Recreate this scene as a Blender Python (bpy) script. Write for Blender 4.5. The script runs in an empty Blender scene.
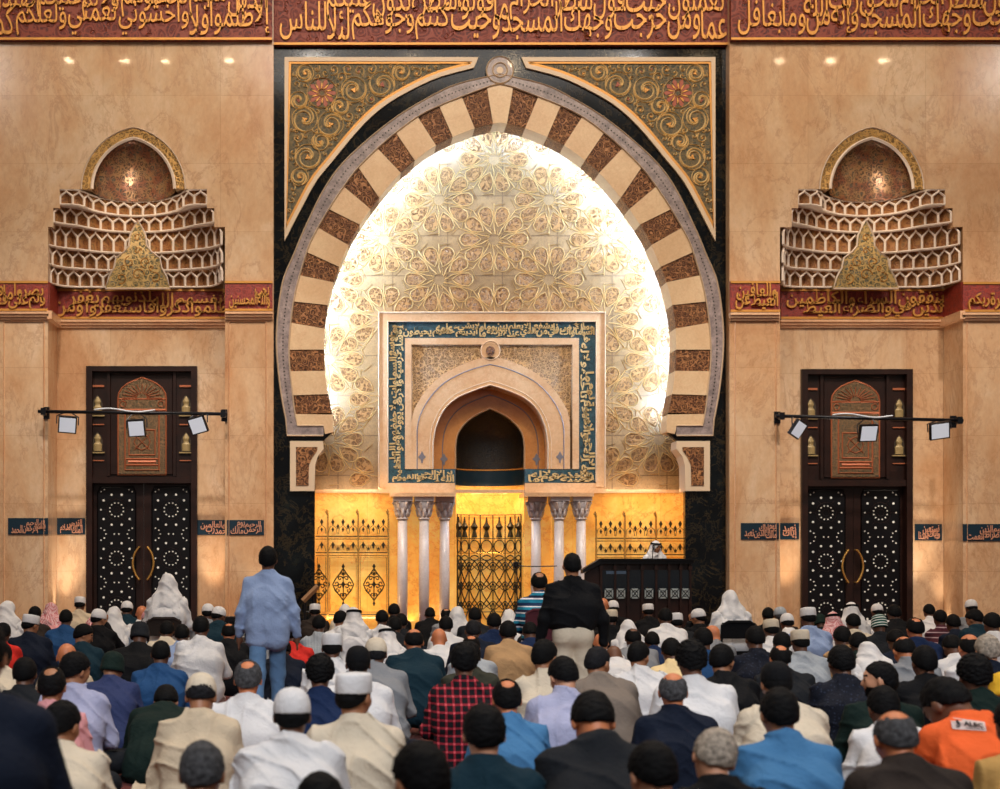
import bpy, bmesh, math, random, unicodedata
import numpy as np
from mathutils import Vector, Matrix, geometry
random.seed(7)
SC = bpy.context.scene
COL = SC.collection
# ------------------------------------------------------------------ camera, light, exposure
F, VX, VY, EYE = 1400.0, 338.0, 562.0, 1.55
def PX(px, Y): return (px - VX) * Y / F
def PZ(py, Y): return EYE + (VY - py) * Y / F
def P(px, py, Y): return Vector((PX(px, Y), Y, PZ(py, Y)))
cam = bpy.data.cameras.new('camera'); cam.lens = F / 1000 * 36; cam.sensor_width = 36
cam.shift_x = (500 - VX) / 1000; cam.shift_y = (VY - 394.5) / 1000
cam.clip_end = 200
cam.dof.use_dof = True; cam.dof.focus_distance = 19.0; cam.dof.aperture_fstop = 2.6
camo = bpy.data.objects.new('camera', cam); COL.objects.link(camo)
camo.location = (0, 0, EYE); camo.rotation_euler = (math.pi / 2, 0, 0); SC.camera = camo
SC.view_settings.view_transform = 'Standard'; SC.view_settings.look = 'None'
SC.view_settings.gamma = 1; SC.view_settings.use_curve_mapping = False
SC.view_settings.exposure = 0.0
SC.cycles.use_denoising = True
SC.cycles.max_bounces = 5; SC.cycles.diffuse_bounces = 3; SC.cycles.glossy_bounces = 3
SC.cycles.caustics_reflective = False; SC.cycles.caustics_refractive = False
SC.cycles.sample_clamp_indirect = 4
W = bpy.data.worlds.new('world'); SC.world = W; W.use_nodes = True
W.node_tree.nodes['Background'].inputs[0].default_value = (1.0, 0.86, 0.74, 1)
W.node_tree.nodes['Background'].inputs[1].default_value = 0.22
def area(name, loc, target, sx, sy, power, color, spread=180):
    l = bpy.data.lights.new(name, 'AREA'); l.shape = 'RECTANGLE'; l.size = sx; l.size_y = sy
    l.energy = power; l.color = color; l.spread = math.radians(spread)
    o = bpy.data.objects.new(name, l); COL.objects.link(o); o.location = loc
    o.rotation_euler = (Vector(target) - Vector(loc)).to_track_quat('-Z', 'Y').to_euler(); return o
def spot(name, loc, target, power, color, size=50, blend=.8, rad=.08):
    l = bpy.data.lights.new(name, 'SPOT'); l.energy = power; l.color = color
    l.spot_size = math.radians(size); l.spot_blend = blend; l.shadow_soft_size = rad
    o = bpy.data.objects.new(name, l); COL.objects.link(o); o.location = loc
    o.rotation_euler = (Vector(target) - Vector(loc)).to_track_quat('-Z', 'Y').to_euler(); return o
WARM = (1.0, .80, .60)
area('ambient_fill', (3.0, 15, 17.2), (3.0, 16, 0), 12, 8, 1300, (1, .93, .86))  # added soft area standing in for the ambient light of the room
area('front_wall_fill', (3.2, 20.5, 16.8), (3.2, 28.5, 5), 22, .8, 560, (1, .82, .62), 140)  # added strip hanging below the ceiling, brightens the front wall evenly
area('crowd_fill', (2, -1, 9.5), (1.6, 10, .5), 14, 4, 310, (.90, .94, 1.0), 62)  # added cool fill on the crowd's backs, spread narrowed to miss the reflections
for x_, t_ in ((-11.5, -4.5), (-.8, -.4), (9.5, 8.0), (21.5, 11.5)):
    spot('wall_fill_spot', (x_, 11.35, 17.4), (t_, 28, 4.5), 950, (1, .93, .86), 60, 1, .05)  # added without fixtures to brighten the front wall
for x_, pw_ in ((-5.0, 900), (-1.9, 800), (3.1, 300), (8.6, 900), (12.4, 900)):
    spot('low_wall_fill', (x_, 19.5, 15.5), (x_ * 1.02, 28.6, 2.4), pw_ * 4.6, (1, .92, .86), 34, 1, .3)  # added spots floating under the ceiling to lift the lower walls

# ------------------------------------------------------------------ materials
MATS = {}
def newmat(name):
    m = bpy.data.materials.new(name); m.use_nodes = True
    nt = m.node_tree; b = nt.nodes['Principled BSDF']; return m, nt, b
def rgba(c): return (c[0], c[1], c[2], 1)
def S(r, g, b):                                   # 8-bit sRGB to linear
    f = lambda v: (v / 255 / 12.92) if v / 255 <= .04045 else ((v / 255 + .055) / 1.055) ** 2.4
    return (f(r), f(g), f(b))
def plain(name, c, rough=.5, metal=0, coat=0, emit=0, bump=0, bscale=60):
    if name in MATS: return MATS[name]
    m, nt, b = newmat(name)
    b.inputs['Base Color'].default_value = rgba(c); b.inputs['Roughness'].default_value = rough
    b.inputs['Metallic'].default_value = metal; b.inputs['Coat Weight'].default_value = coat
    if emit: b.inputs['Emission Color'].default_value = rgba(c); b.inputs['Emission Strength'].default_value = emit
    tc = nt.nodes.new('ShaderNodeTexCoord')
    n = nt.nodes.new('ShaderNodeTexNoise'); n.inputs['Scale'].default_value = bscale; nt.links.new(tc.outputs['Object'], n.inputs['Vector'])
    mr = nt.nodes.new('ShaderNodeMapRange'); mr.inputs[3].default_value = max(0, rough - .06); mr.inputs[4].default_value = min(1, rough + .06)
    nt.links.new(n.outputs[0], mr.inputs[0]); nt.links.new(mr.outputs[0], b.inputs['Roughness'])
    if bump:
        bp = nt.nodes.new('ShaderNodeBump'); bp.inputs['Strength'].default_value = bump; bp.inputs['Distance'].default_value = .01
        nt.links.new(n.outputs[0], bp.inputs['Height']); nt.links.new(bp.outputs[0], b.inputs['Normal'])
    MATS[name] = m; return m
def ramp(nt, fac, stops):
    r = nt.nodes.new('ShaderNodeValToRGB'); el = r.color_ramp.elements
    el[0].position, el[0].color = stops[0][0], rgba(stops[0][1])
    el[1].position, el[1].color = stops[-1][0], rgba(stops[-1][1])
    for p, c in stops[1:-1]:
        e = el.new(p); e.color = rgba(c)
    nt.links.new(fac, r.inputs[0]); return r
def tex(nt, kind, vec, **kw):
    n = nt.nodes.new('ShaderNodeTex' + kind)
    for k, v in kw.items():
        if k in ('feature', 'distance', 'wave_type', 'rings_direction', 'bands_direction'): setattr(n, k, v)
        else: n.inputs[k].default_value = v
    nt.links.new(vec, n.inputs['Vector']); return n
def mix(nt, fac, a, b, mode='MIX'):
    n = nt.nodes.new('ShaderNodeMix'); n.data_type = 'RGBA'; n.blend_type = mode
    if isinstance(fac, float): n.inputs[0].default_value = fac
    else: nt.links.new(fac, n.inputs[0])
    for s, i in ((a, 6), (b, 7)):
        if isinstance(s, tuple): n.inputs[i].default_value = rgba(s)
        else: nt.links.new(s, n.inputs[i])
    return n.outputs[2]
def marble(name, stops, scale=.5, vein=(.5, .3, .2), rough=.22, seam=None, coat=.25, emit=0, veinw=.5, spec=.5, stretch=(1, 1, 1)):
    m, nt, b = newmat(name)
    geo = nt.nodes.new('ShaderNodeNewGeometry'); pos = geo.outputs['Position']
    mp = nt.nodes.new('ShaderNodeMapping'); mp.inputs['Rotation'].default_value = (.3, .5, .2); mp.inputs['Scale'].default_value = stretch; nt.links.new(pos, mp.inputs[0])
    n1 = tex(nt, 'Noise', mp.outputs[0], Scale=scale, Detail=8, Roughness=.66, Distortion=.35)
    c1 = ramp(nt, n1.outputs[0], stops)
    n2 = tex(nt, 'Noise', mp.outputs[0], Scale=scale * 1.7, Detail=9, Roughness=.72, Distortion=.5)
    v = ramp(nt, n2.outputs[0], [(.475, (0, 0, 0)), (.5, (1, 1, 1)), (.525, (0, 0, 0))])
    n3 = tex(nt, 'Noise', mp.outputs[0], Scale=scale * 2, Detail=3)
    mm = nt.nodes.new('ShaderNodeMath'); mm.operation = 'MULTIPLY'; nt.links.new(v.outputs[0], mm.inputs[0]); nt.links.new(n3.outputs[0], mm.inputs[1])
    mk = nt.nodes.new('ShaderNodeMath'); mk.operation = 'MULTIPLY'; nt.links.new(mm.outputs[0], mk.inputs[0]); mk.inputs[1].default_value = veinw
    col = mix(nt, mk.outputs[0], c1.outputs[0], vein)
    n4 = tex(nt, 'Noise', mp.outputs[0], Scale=scale * 22, Detail=5, Roughness=.7)
    c4 = ramp(nt, n4.outputs[0], [(.3, (.86, .84, .82)), (.7, (1, 1, 1))])
    col = mix(nt, 1.0, col, c4.outputs[0], 'MULTIPLY')
    if seam:
        sp = nt.nodes.new('ShaderNodeSeparateXYZ'); nt.links.new(pos, sp.inputs[0])
        cb = nt.nodes.new('ShaderNodeCombineXYZ'); nt.links.new(sp.outputs[0], cb.inputs[0]); nt.links.new(sp.outputs[2], cb.inputs[1])
        br = nt.nodes.new('ShaderNodeTexBrick'); nt.links.new(cb.outputs[0], br.inputs['Vector'])
        br.inputs['Scale'].default_value = 1; br.inputs['Brick Width'].default_value = seam[0]; br.inputs['Row Height'].default_value = seam[1]
        br.inputs['Mortar Size'].default_value = .008; br.inputs['Mortar Smooth'].default_value = .3; br.offset = 0.0
        br.inputs['Color1'].default_value = (1, 1, 1, 1); br.inputs['Color2'].default_value = (.90, .89, .88, 1); br.inputs['Mortar'].default_value = (.84, .81, .77, 1)
        col = mix(nt, 1.0, col, br.outputs[0], 'MULTIPLY')
    nt.links.new(col, b.inputs['Base Color'])
    b.inputs['Roughness'].default_value = rough; b.inputs['Coat Weight'].default_value = coat; b.inputs['Coat Roughness'].default_value = .04
    b.inputs['Specular IOR Level'].default_value = spec
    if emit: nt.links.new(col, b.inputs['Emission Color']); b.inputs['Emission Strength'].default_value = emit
    MATS[name] = m; return m
def arabesque(name, ground, line, accent=None, scale=6, width=.10, rough=.45, metal=0, bump=.6, line2=None):
    """scrolling foliate carving: curled lines from warped cells and rings"""
    m, nt, b = newmat(name)
    geo = nt.nodes.new('ShaderNodeNewGeometry'); pos = geo.outputs['Position']
    wn = tex(nt, 'Noise', pos, Scale=scale * .8, Detail=1)
    ad = nt.nodes.new('ShaderNodeVectorMath'); ad.operation = 'MULTIPLY_ADD'
    nt.links.new(wn.outputs['Color'], ad.inputs[0]); ad.inputs[1].default_value = (.35 / scale * 3,) * 3; nt.links.new(pos, ad.inputs[2])
    v = tex(nt, 'Voronoi', ad.outputs[0], Scale=scale, Randomness=.75)
    fr = nt.nodes.new('ShaderNodeMath'); fr.operation = 'MULTIPLY'; nt.links.new(v.outputs['Distance'], fr.inputs[0]); fr.inputs[1].default_value = 20
    sn = nt.nodes.new('ShaderNodeMath'); sn.operation = 'SINE'; nt.links.new(fr.outputs[0], sn.inputs[0])
    e = tex(nt, 'Voronoi', ad.outputs[0], Scale=scale, Randomness=.75, feature='DISTANCE_TO_EDGE')
    er = ramp(nt, e.outputs['Distance'], [(width * .6, (1, 1, 1)), (width, (0, 0, 0))])
    n2 = tex(nt, 'Noise', pos, Scale=scale * 3.2, Detail=2, Distortion=2.5)
    nr = ramp(nt, n2.outputs[0], [(.44, (0, 0, 0)), (.49, (1, 1, 1)), (.55, (0, 0, 0))])
    sr = ramp(nt, sn.outputs[0], [(.2, (0, 0, 0)), (.75, (1, 1, 1))])
    mx = nt.nodes.new('ShaderNodeMath'); mx.operation = 'MAXIMUM'; nt.links.new(er.outputs[0], mx.inputs[0]); nt.links.new(sr.outputs[0], mx.inputs[1])
    mx2 = nt.nodes.new('ShaderNodeMath'); mx2.operation = 'MAXIMUM'; nt.links.new(mx.outputs[0], mx2.inputs[0]); nt.links.new(nr.outputs[0], mx2.inputs[1])
    g = ground
    if accent:
        n5 = tex(nt, 'Noise', pos, Scale=scale * .9, Detail=2)
        a5 = ramp(nt, n5.outputs[0], [(.52, ground), (.6, accent)]); g = a5.outputs[0]
    l = line
    if line2:
        n6 = tex(nt, 'Noise', pos, Scale=scale * .5, Detail=1)
        l = ramp(nt, n6.outputs[0], [(.4, line), (.6, line2)]).outputs[0]
    nt.links.new(mix(nt, mx2.outputs[0], g, l), b.inputs['Base Color'])
    bp = nt.nodes.new('ShaderNodeBump'); bp.inputs['Strength'].default_value = bump; bp.inputs['Distance'].default_value = .02
    nt.links.new(mx2.outputs[0], bp.inputs['Height']); nt.links.new(bp.outputs[0], b.inputs['Normal'])
    b.inputs['Roughness'].default_value = rough; b.inputs['Metallic'].default_value = metal
    MATS[name] = m; return m
M_WALL = marble('wall_marble', [(.30, S(188, 136, 94)), (.42, S(206, 162, 120)), (.54, S(216, 180, 142)), (.66, S(224, 196, 164)), (.78, S(236, 216, 190))], .62, S(150, 100, 66), .2, seam=(2.35, 1.36), veinw=.6, stretch=(1.0, 1.0, .55))
M_TRIM = marble('trim_marble', [(.3, S(214, 160, 118)), (.7, S(236, 196, 156))], .9, S(190, 130, 100), .2)
M_BLACK = marble('black_marble', [(.4, S(6, 9, 13)), (.6, S(14, 20, 24)), (.75, S(36, 38, 32))], 1.5, S(96, 80, 50), .1, coat=.0, veinw=.6, spec=.3, seam=(2.1, 1.5))
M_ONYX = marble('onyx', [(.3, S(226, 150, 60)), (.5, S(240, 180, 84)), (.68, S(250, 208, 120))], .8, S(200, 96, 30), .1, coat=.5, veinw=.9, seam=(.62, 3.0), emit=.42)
M_BEIGE = marble('beige_stone', [(.3, S(214, 176, 134)), (.7, S(232, 204, 164))], 1.0, S(200, 150, 110), .35)
M_GRANITE = marble('granite', [(.35, S(120, 108, 108)), (.65, S(176, 160, 156))], 6, S(70, 60, 64), .35, veinw=1)
M_WHITE = marble('white_marble', [(.3, S(190, 184, 188)), (.7, S(220, 214, 216))], 1.3, S(170, 160, 160), .3)
M_PEACHWARM = marble('peach_marble_warm', [(.3, S(190, 118, 54)), (.7, S(222, 160, 92))], .9, S(170, 90, 40), .2, coat=.3)  # peach marble deepened to orange, the inner arch's warm light put into colour
M_PEACH = marble('peach_marble', [(.3, S(220, 172, 126)), (.7, S(238, 206, 168))], .9, S(200, 130, 90), .18, coat=.4)
M_CARVE = arabesque('carved_brown', S(70, 36, 20), S(150, 98, 58), None, 9, .07, .5, 0, 1.0, S(176, 120, 72))
M_ARAB = arabesque('green_arabesque', S(50, 62, 46), S(176, 144, 84), S(54, 80, 84), 9, .10, .45, .1, .5)
M_SPGROUND = arabesque('spandrel_ground', S(28, 46, 42), S(110, 90, 50), S(58, 60, 36), 8, .08, .5, 0, .3)
M_FINE = arabesque('fine_carving', S(120, 84, 50), S(214, 174, 122), None, 13, .10, .4, 0, .8)
M_DOME = arabesque('dome_mosaic', S(60, 44, 32), S(140, 104, 66), S(48, 62, 54), 9, .09, .25, .3, .35, S(124, 74, 48))
M_GOLDLEAF = arabesque('gold_leaf_band', S(92, 68, 34), S(184, 142, 78), None, 10, .1, .4, .3, .6)
M_BLUE = arabesque('blue_mosaic', S(28, 58, 74), S(44, 84, 98), S(60, 96, 116), 7, .1, .35, 0, .3)
M_BLUEDARK = plain('blue_tile', S(14, 40, 54), .3)
M_RED = arabesque('red_frieze', S(112, 30, 22), S(150, 52, 38), S(84, 24, 30), 9, .06, .5, 0, .3)
M_REDT = arabesque('red_frieze_top', S(96, 30, 26), S(138, 58, 40), S(70, 26, 34), 4.5, .08, .5, 0, .3)
M_GILT = plain('gilt', S(204, 144, 68), .42, .35)
M_GILTL = plain('pale_gilt', S(226, 196, 140), .4, .3)
M_STRAP = plain('gold_strap', S(232, 198, 138), .32, .55)
M_PALE = plain('pale_stone', S(214, 190, 160), .4)
M_CELL = arabesque('cell_back', S(134, 84, 52), S(176, 126, 78), S(132, 104, 64), 6, .1, .4, .1, .3)
M_LATT = plain('muqarnas_stone', S(232, 216, 200), .3, 0, .3)
M_WOOD = marble('walnut', [(.3, S(24, 12, 9)), (.7, S(46, 24, 17))], 2.5, S(18, 9, 7), .4, coat=.05, spec=.3)
M_WOODD = plain('ebony', S(10, 9, 12), .4)
M_WOODD.node_tree.nodes['Principled BSDF'].inputs['Specular IOR Level'].default_value = .25
M_COPPER = arabesque('copper_lattice', S(62, 60, 44), S(128, 98, 66), S(50, 68, 56), 14, .09, .45, .1, .6)
M_COPPERL = plain('copper_line', S(176, 102, 68), .4, .3)
M_PEARL = plain('mother_of_pearl', S(225, 225, 215), .25)
M_BRASS = plain('brass', S(220, 170, 92), .25, .8)
M_IRON = plain('dark_bronze', S(44, 42, 32), .4, .4)
M_STEEL = plain('black_steel', S(16, 18, 24), .35, .4)
M_LED = plain('led_panel', S(200, 208, 220), .4, emit=.35)

# ------------------------------------------------------------------ mesh builder
class MB:
    def __init__(s): s.v = []; s.f = []; s.m = []; s.cur = 0
    def face(s, idx): s.f.append(tuple(idx)); s.m.append(s.cur)
    def add(s, vs, fs):
        n = len(s.v); s.v += [tuple(v) for v in vs]
        for f in fs: s.face([n + i for i in f])
    def box(s, a, b):
        x0, x1 = sorted((a[0], b[0])); y0, y1 = sorted((a[1], b[1])); z0, z1 = sorted((a[2], b[2]))
        s.add([(x, y, z) for x in (x0, x1) for y in (y0, y1) for z in (z0, z1)],
              [(0, 1, 3, 2), (4, 6, 7, 5), (0, 4, 5, 1), (2, 3, 7, 6), (0, 2, 6, 4), (1, 5, 7, 3)])
    def pbox(s, x0, y0, x1, y1, Y, d=.05):            # box whose front rectangle is measured on the plane Y
        a = P(x0, y0, Y); b = P(x1, y1, Y); s.box((a.x, Y, a.z), (b.x, Y + d, b.z))
    def prism(s, pts, Y, d, back=True):                    # polygon of (x, z) at Y, extruded to Y + d
        tri = geometry.tessellate_polygon([[Vector((p[0], p[1], 0)) for p in pts]])
        n = len(pts); vs = [(p[0], Y, p[1]) for p in pts] + [(p[0], Y + d, p[1]) for p in pts]
        fs = [tuple(t) for t in tri] + ([tuple(n + i for i in reversed(t)) for t in tri] if back else [])
        fs += [(i, (i + 1) % n, n + (i + 1) % n, n + i) for i in range(n)]
        s.add(vs, fs)
    def pprism(s, pp, Y, d, back=True): s.prism([(PX(a, Y), PZ(b, Y)) for a, b in pp], Y, d, back)
    def band(s, A, B, Y, d, close=False):             # between two polylines (px lists) of equal count
        a = [P(p[0], p[1], Y) for p in A]; b = [P(p[0], p[1], Y) for p in B]; n = len(a)
        vs = a + b + [v + Vector((0, d, 0)) for v in a] + [v + Vector((0, d, 0)) for v in b]; fs = []
        for i in range(n if close else n - 1):
            j = (i + 1) % n
            fs += [(i, j, n + j, n + i), (2 * n + i, 2 * n + j, j, i), (n + i, n + j, 3 * n + j, 3 * n + i), (2 * n + j, 2 * n + i, 3 * n + i, 3 * n + j)]
        if not close: fs += [(0, n, 3 * n, 2 * n), (n - 1, 2 * n - 1, 4 * n - 1, 3 * n - 1)]
        s.add(vs, fs)
    def ribbon(s, pts, Y, w, d, close=False):         # raised strip along (x, z) points, its ridge d in front of Y
        n = len(pts); L = []; R = []; C = []
        for i in range(n):
            a = pts[(i - 1) % n] if (i or close) else pts[0]; b = pts[(i + 1) % n] if (i < n - 1 or close) else pts[-1]
            tx, tz = b[0] - a[0], b[1] - a[1]; l = math.hypot(tx, tz) or 1; nx, nz = -tz / l * w / 2, tx / l * w / 2
            L.append((pts[i][0] + nx, Y, pts[i][1] + nz)); R.append((pts[i][0] - nx, Y, pts[i][1] - nz)); C.append((pts[i][0], Y - d, pts[i][1]))
        fs = []
        for i in range(n if close else n - 1):
            j = (i + 1) % n; fs += [(i, j, 2 * n + j, 2 * n + i), (2 * n + i, 2 * n + j, n + j, n + i)]
        s.add(L + R + C, fs)
    def pribbon(s, pp, Y, w, d, close=False): s.ribbon([(PX(a, Y), PZ(b, Y)) for a, b in pp], Y, w * Y / F, d, close)
    def tube(s, pts, r, n=8, cap=True):
        pts = [Vector(p) for p in pts]; rs = r if isinstance(r, (list, tuple)) else [r] * len(pts); rings = []
        up = None
        for i, p in enumerate(pts):
            t = (pts[min(i + 1, len(pts) - 1)] - pts[max(i - 1, 0)]).normalized()
            if up is None: up = Vector((0, 0, 1)) if abs(t.z) < .9 else Vector((0, 1, 0))
            a = t.cross(up).normalized(); b = a.cross(t).normalized(); up = b
            rings.append([p + (a * math.cos(q) + b * math.sin(q)) * rs[i] for q in [2 * math.pi * k / n for k in range(n)]])
        vs = [v for rg in rings for v in rg]; fs = []
        for i in range(len(pts) - 1):
            for k in range(n): fs.append((i * n + k, i * n + (k + 1) % n, (i + 1) * n + (k + 1) % n, (i + 1) * n + k))
        if cap: fs += [tuple(range(n))[::-1], tuple((len(pts) - 1) * n + k for k in range(n))]
        s.add(vs, fs)
    def lathe(s, c, prof, n=20, sx=1, sy=1):
        vs = [(c[0] + r * math.cos(2 * math.pi * k / n) * sx, c[1] + r * math.sin(2 * math.pi * k / n) * sy, c[2] + z) for r, z in prof for k in range(n)]
        fs = []
        for i in range(len(prof) - 1):
            for k in range(n): fs.append((i * n + k, i * n + (k + 1) % n, (i + 1) * n + (k + 1) % n, (i + 1) * n + k))
        fs += [tuple(range(n))[::-1], tuple((len(prof) - 1) * n + k for k in range(n))]
        s.add(vs, fs)
    def build(s, name, mats, parent=None, smooth=False):
        me = bpy.data.meshes.new(name); me.from_pydata(s.v, [], s.f); 
        for m in (mats if isinstance(mats, (list, tuple)) else [mats]): me.materials.append(m)
        me.polygons.foreach_set('material_index', s.m)
        bm = bmesh.new(); bm.from_mesh(me); bmesh.ops.recalc_face_normals(bm, faces=bm.faces); bm.to_mesh(me); bm.free()
        if smooth: me.polygons.foreach_set('use_smooth', [True] * len(me.polygons))
        o = bpy.data.objects.new(name, me); COL.objects.link(o)
        if parent: o.parent = parent; o.matrix_parent_inverse = Matrix.Translation(-parent.location) if parent.type == 'EMPTY' else Matrix()
        return o
def empty(name, loc=(0, 0, 0)):
    o = bpy.data.objects.new(name, None); COL.objects.link(o); o.location = loc; o.empty_display_size = .1; return o
def tag(o, label=None, cat=None, group=None, kind=None):
    if label: o['label'] = label
    if cat: o['category'] = cat
    if group: o['group'] = group
    if kind: o['kind'] = kind
    return o
def struct(o): o['kind'] = 'structure'; return o
def mir(pp, ax=500.0): return [(2 * ax - a, b) for a, b in pp]
def smooth_line(pp, n):                               # Catmull-Rom, resampled evenly
    pts = [np.array(p, float) for p in pp]; out = []
    for i in range(len(pts) - 1):
        p0 = pts[max(i - 1, 0)]; p1 = pts[i]; p2 = pts[i + 1]; p3 = pts[min(i + 2, len(pts) - 1)]
        for t in np.linspace(0, 1, 16, endpoint=False):
            out.append(.5 * ((2 * p1) + (-p0 + p2) * t + (2 * p0 - 5 * p1 + 4 * p2 - p3) * t * t + (-p0 + 3 * p1 - 3 * p2 + p3) * t ** 3))
    out.append(pts[-1]); out = np.array(out); d = np.r_[0, np.cumsum(np.hypot(*np.diff(out, axis=0).T))]
    s = np.linspace(0, d[-1], n); return [(float(np.interp(q, d, out[:, 0])), float(np.interp(q, d, out[:, 1]))) for q in s]
def at_frac(line, f):
    i = f * (len(line) - 1); k = min(int(i), len(line) - 2); t = i - k
    return (line[k][0] * (1 - t) + line[k + 1][0] * t, line[k][1] * (1 - t) + line[k + 1][1] * t)
def sub(line, f0, f1, n=5): return [at_frac(line, f0 + (f1 - f0) * k / (n - 1)) for k in range(n)]

# ------------------------------------------------------------------ Arabic lettering
FORMS = {}
for cp in range(0xFE80, 0xFEFD):
    dd = unicodedata.decomposition(chr(cp)).split()
    if dd: FORMS.setdefault(''.join(chr(int(x, 16)) for x in dd[1:]), {})[dd[0][1:-1]] = chr(cp)
def shape(word):
    units = []; i = 0
    while i < len(word):
        if word[i:i + 2] in FORMS and len(word[i:i + 2]) == 2: units.append(word[i:i + 2]); i += 2
        else: units.append(word[i]); i += 1
    out = []
    for k, u in enumerate(units):
        f = FORMS.get(u)
        if not f: out.append(u); continue
        prev = k > 0 and 'initial' in FORMS.get(units[k - 1], {})
        nxt = k < len(units) - 1 and 'initial' in f and 'final' in FORMS.get(units[k + 1], {})
        out.append(f.get('medial' if prev and nxt else 'final' if prev else 'initial' if nxt else 'isolated', u))
    return ''.join(reversed(out))
def glyphs(s, ext=.0, off=.0):
    c = bpy.data.curves.new('lettering', 'FONT'); c.body = s; c.size = 1; c.resolution_u = 2; c.offset = off; c.extrude = ext
    o = bpy.data.objects.new('lettering', c); COL.objects.link(o)
    bpy.context.view_layer.update(); dg = bpy.context.evaluated_depsgraph_get()
    me = bpy.data.meshes.new_from_object(o.evaluated_get(dg))
    v = np.array([x.co[:] for x in me.vertices]).reshape(-1, 3); f = [tuple(p.vertices) for p in me.polygons]
    bpy.data.objects.remove(o); bpy.data.curves.remove(c); bpy.data.meshes.remove(me); return v, f
def write_rtl(mb, text, x0, x1, zb, zt, Y, d=.03, off=.012, layered=True, xf=None):
    """fit Arabic words right-to-left between x0 and x1; alternate words sit on a high and a low line, interlocking like thuluth"""
    words_ = text.split(); G = [glyphs(shape(w), .03, off) for w in words_]
    H = zt - zb; widths = [g[0][:, 0].max() - g[0][:, 0].min() for g in G]
    if layered:
        low = [w for i, w in enumerate(widths) if i % 2 == 0]; high = widths[1::2]
        tot = max(sum(low), sum(high)) * 1.04 + .1
    else: tot = sum(widths) * 1.12
    k = (x1 - x0) / tot; cur = [x1, x1 - .12 * k]
    for i, (v, f) in enumerate(G):
        v = v.copy(); ln = i % 2 if layered else 0
        v[:, 0] -= v[:, 0].min(); h0, h1 = v[:, 1].min(), v[:, 1].max()
        hh = H * (.66 if layered else .9); base = zb + (H * .34 if ln else H * .0)
        v[:, 1] = (v[:, 1] - h0) / max(.85, h1 - h0) * hh + base
        wd = widths[i] * k; xx = v[:, 0] * k; shear = (v[:, 1] - base) * .10
        X = cur[ln] - wd + xx - shear * 0; cur[ln] -= wd * 1.04
        vs = np.c_[X, Y - (v[:, 2] / .03 * .5 + .5) * d, v[:, 1]]
        mb.add([xf(p) for p in vs] if xf else [tuple(p) for p in vs], f)
# ------------------------------------------------------------------ the room
Y0, YC, YR, YB, YG = 28.0, 28.27, 28.92, 29.62, 29.55     # side walls, centre wall, door recesses, gold wall, mihrab plane
def wallbox(mb, x0, y0, x1, y1, Y, d): mb.pbox(x0, y0, x1, y1, Y, d)
floor = MB(); floor.box((-16, -3, -.1), (24, 31, 0))
M_CARPET = arabesque('carpet', S(74, 26, 24), S(96, 40, 32), S(44, 30, 40), 4, .1, .95, 0, .2)
struct(floor.build('floor', M_CARPET))
ceil = MB(); ceil.box((-16, 4, 17.6), (24, 31, 17.9)); struct(ceil.build('ceiling', plain('plaster', S(226, 214, 198), .8)))
BOT = VY + EYE * F / Y0 + 3                              # below the floor line
NICHES = ((133.3, 48, 225), (871.8, 780, 963))
def arch_half(ax, w, y0, apex, n=14):                 # right half of a pointed arch, springing to apex
    return [(ax + w * math.cos(t) ** 1.0 * (1 - .10 * math.sin(2 * t)) , y0 + (apex - y0) * math.sin(t) ** .93) for t in np.linspace(0, math.pi / 2, n)]
def pointed(ax, w, y0, apex, n=14, k=.52):
    """two circular arcs meeting in a point; px outline from the right springing over the apex to the left"""
    h = y0 - apex; c = (h * h - w * w) / (2 * w); r = w + c; a1 = math.atan2(h, c)
    rt = [(ax - c + r * math.cos(t), y0 - r * math.sin(t)) for t in np.linspace(0, a1, n)]
    return rt + [(2 * ax - x, y) for x, y in rt[::-1][1:]]
for k, (x0, x1) in enumerate(((-300, 273.5), (729.5, 1260))):
    ax, rx0, rx1 = NICHES[k]; o0, o1 = (1, 1) if k else (0, 0)
    opening = [(rx1, BOT), (rx1, 227), (ax + 81, 227), (ax + 81, 208), (ax + 73.5, 208), (ax + 73.5, 189), (ax + 42, 189)]
    opening += pointed(ax, 41.5, 189, 138)[1:-1] + [(ax - 42, 189), (ax - 73.5, 189), (ax - 73.5, 208), (ax - 80, 208), (ax - 80, 227), (rx0, 227), (rx0, BOT)]
    w = MB(); w.pprism([(x0, BOT), (x0, -60), (x1, -60), (x1, BOT)] + opening, Y0, .9)
    struct(w.build('wall_front', M_WALL))
for k, (rx0, rx1) in enumerate(((48, 225), (780, 963))):
    w = MB(); a = P(rx0, 318, Y0); b = P(rx1, 318, Y0)
    dl_, dr_ = ((86.5, 196.5) if k == 0 else (802.5, 912.5)); dt_ = 367 + 3 * k
    w.box((a.x - .05, YR, 0), (PX(dl_, YR), YR + .45, a.z + 3.2)); w.box((PX(dr_, YR), YR, 0), (b.x + .05, YR + .45, a.z + 3.2)); w.box((PX(dl_, YR), YR, PZ(dt_, YR)), (PX(dr_, YR), YR + .45, a.z + 3.2)); struct(w.build('wall_recess', M_WALL))
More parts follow.
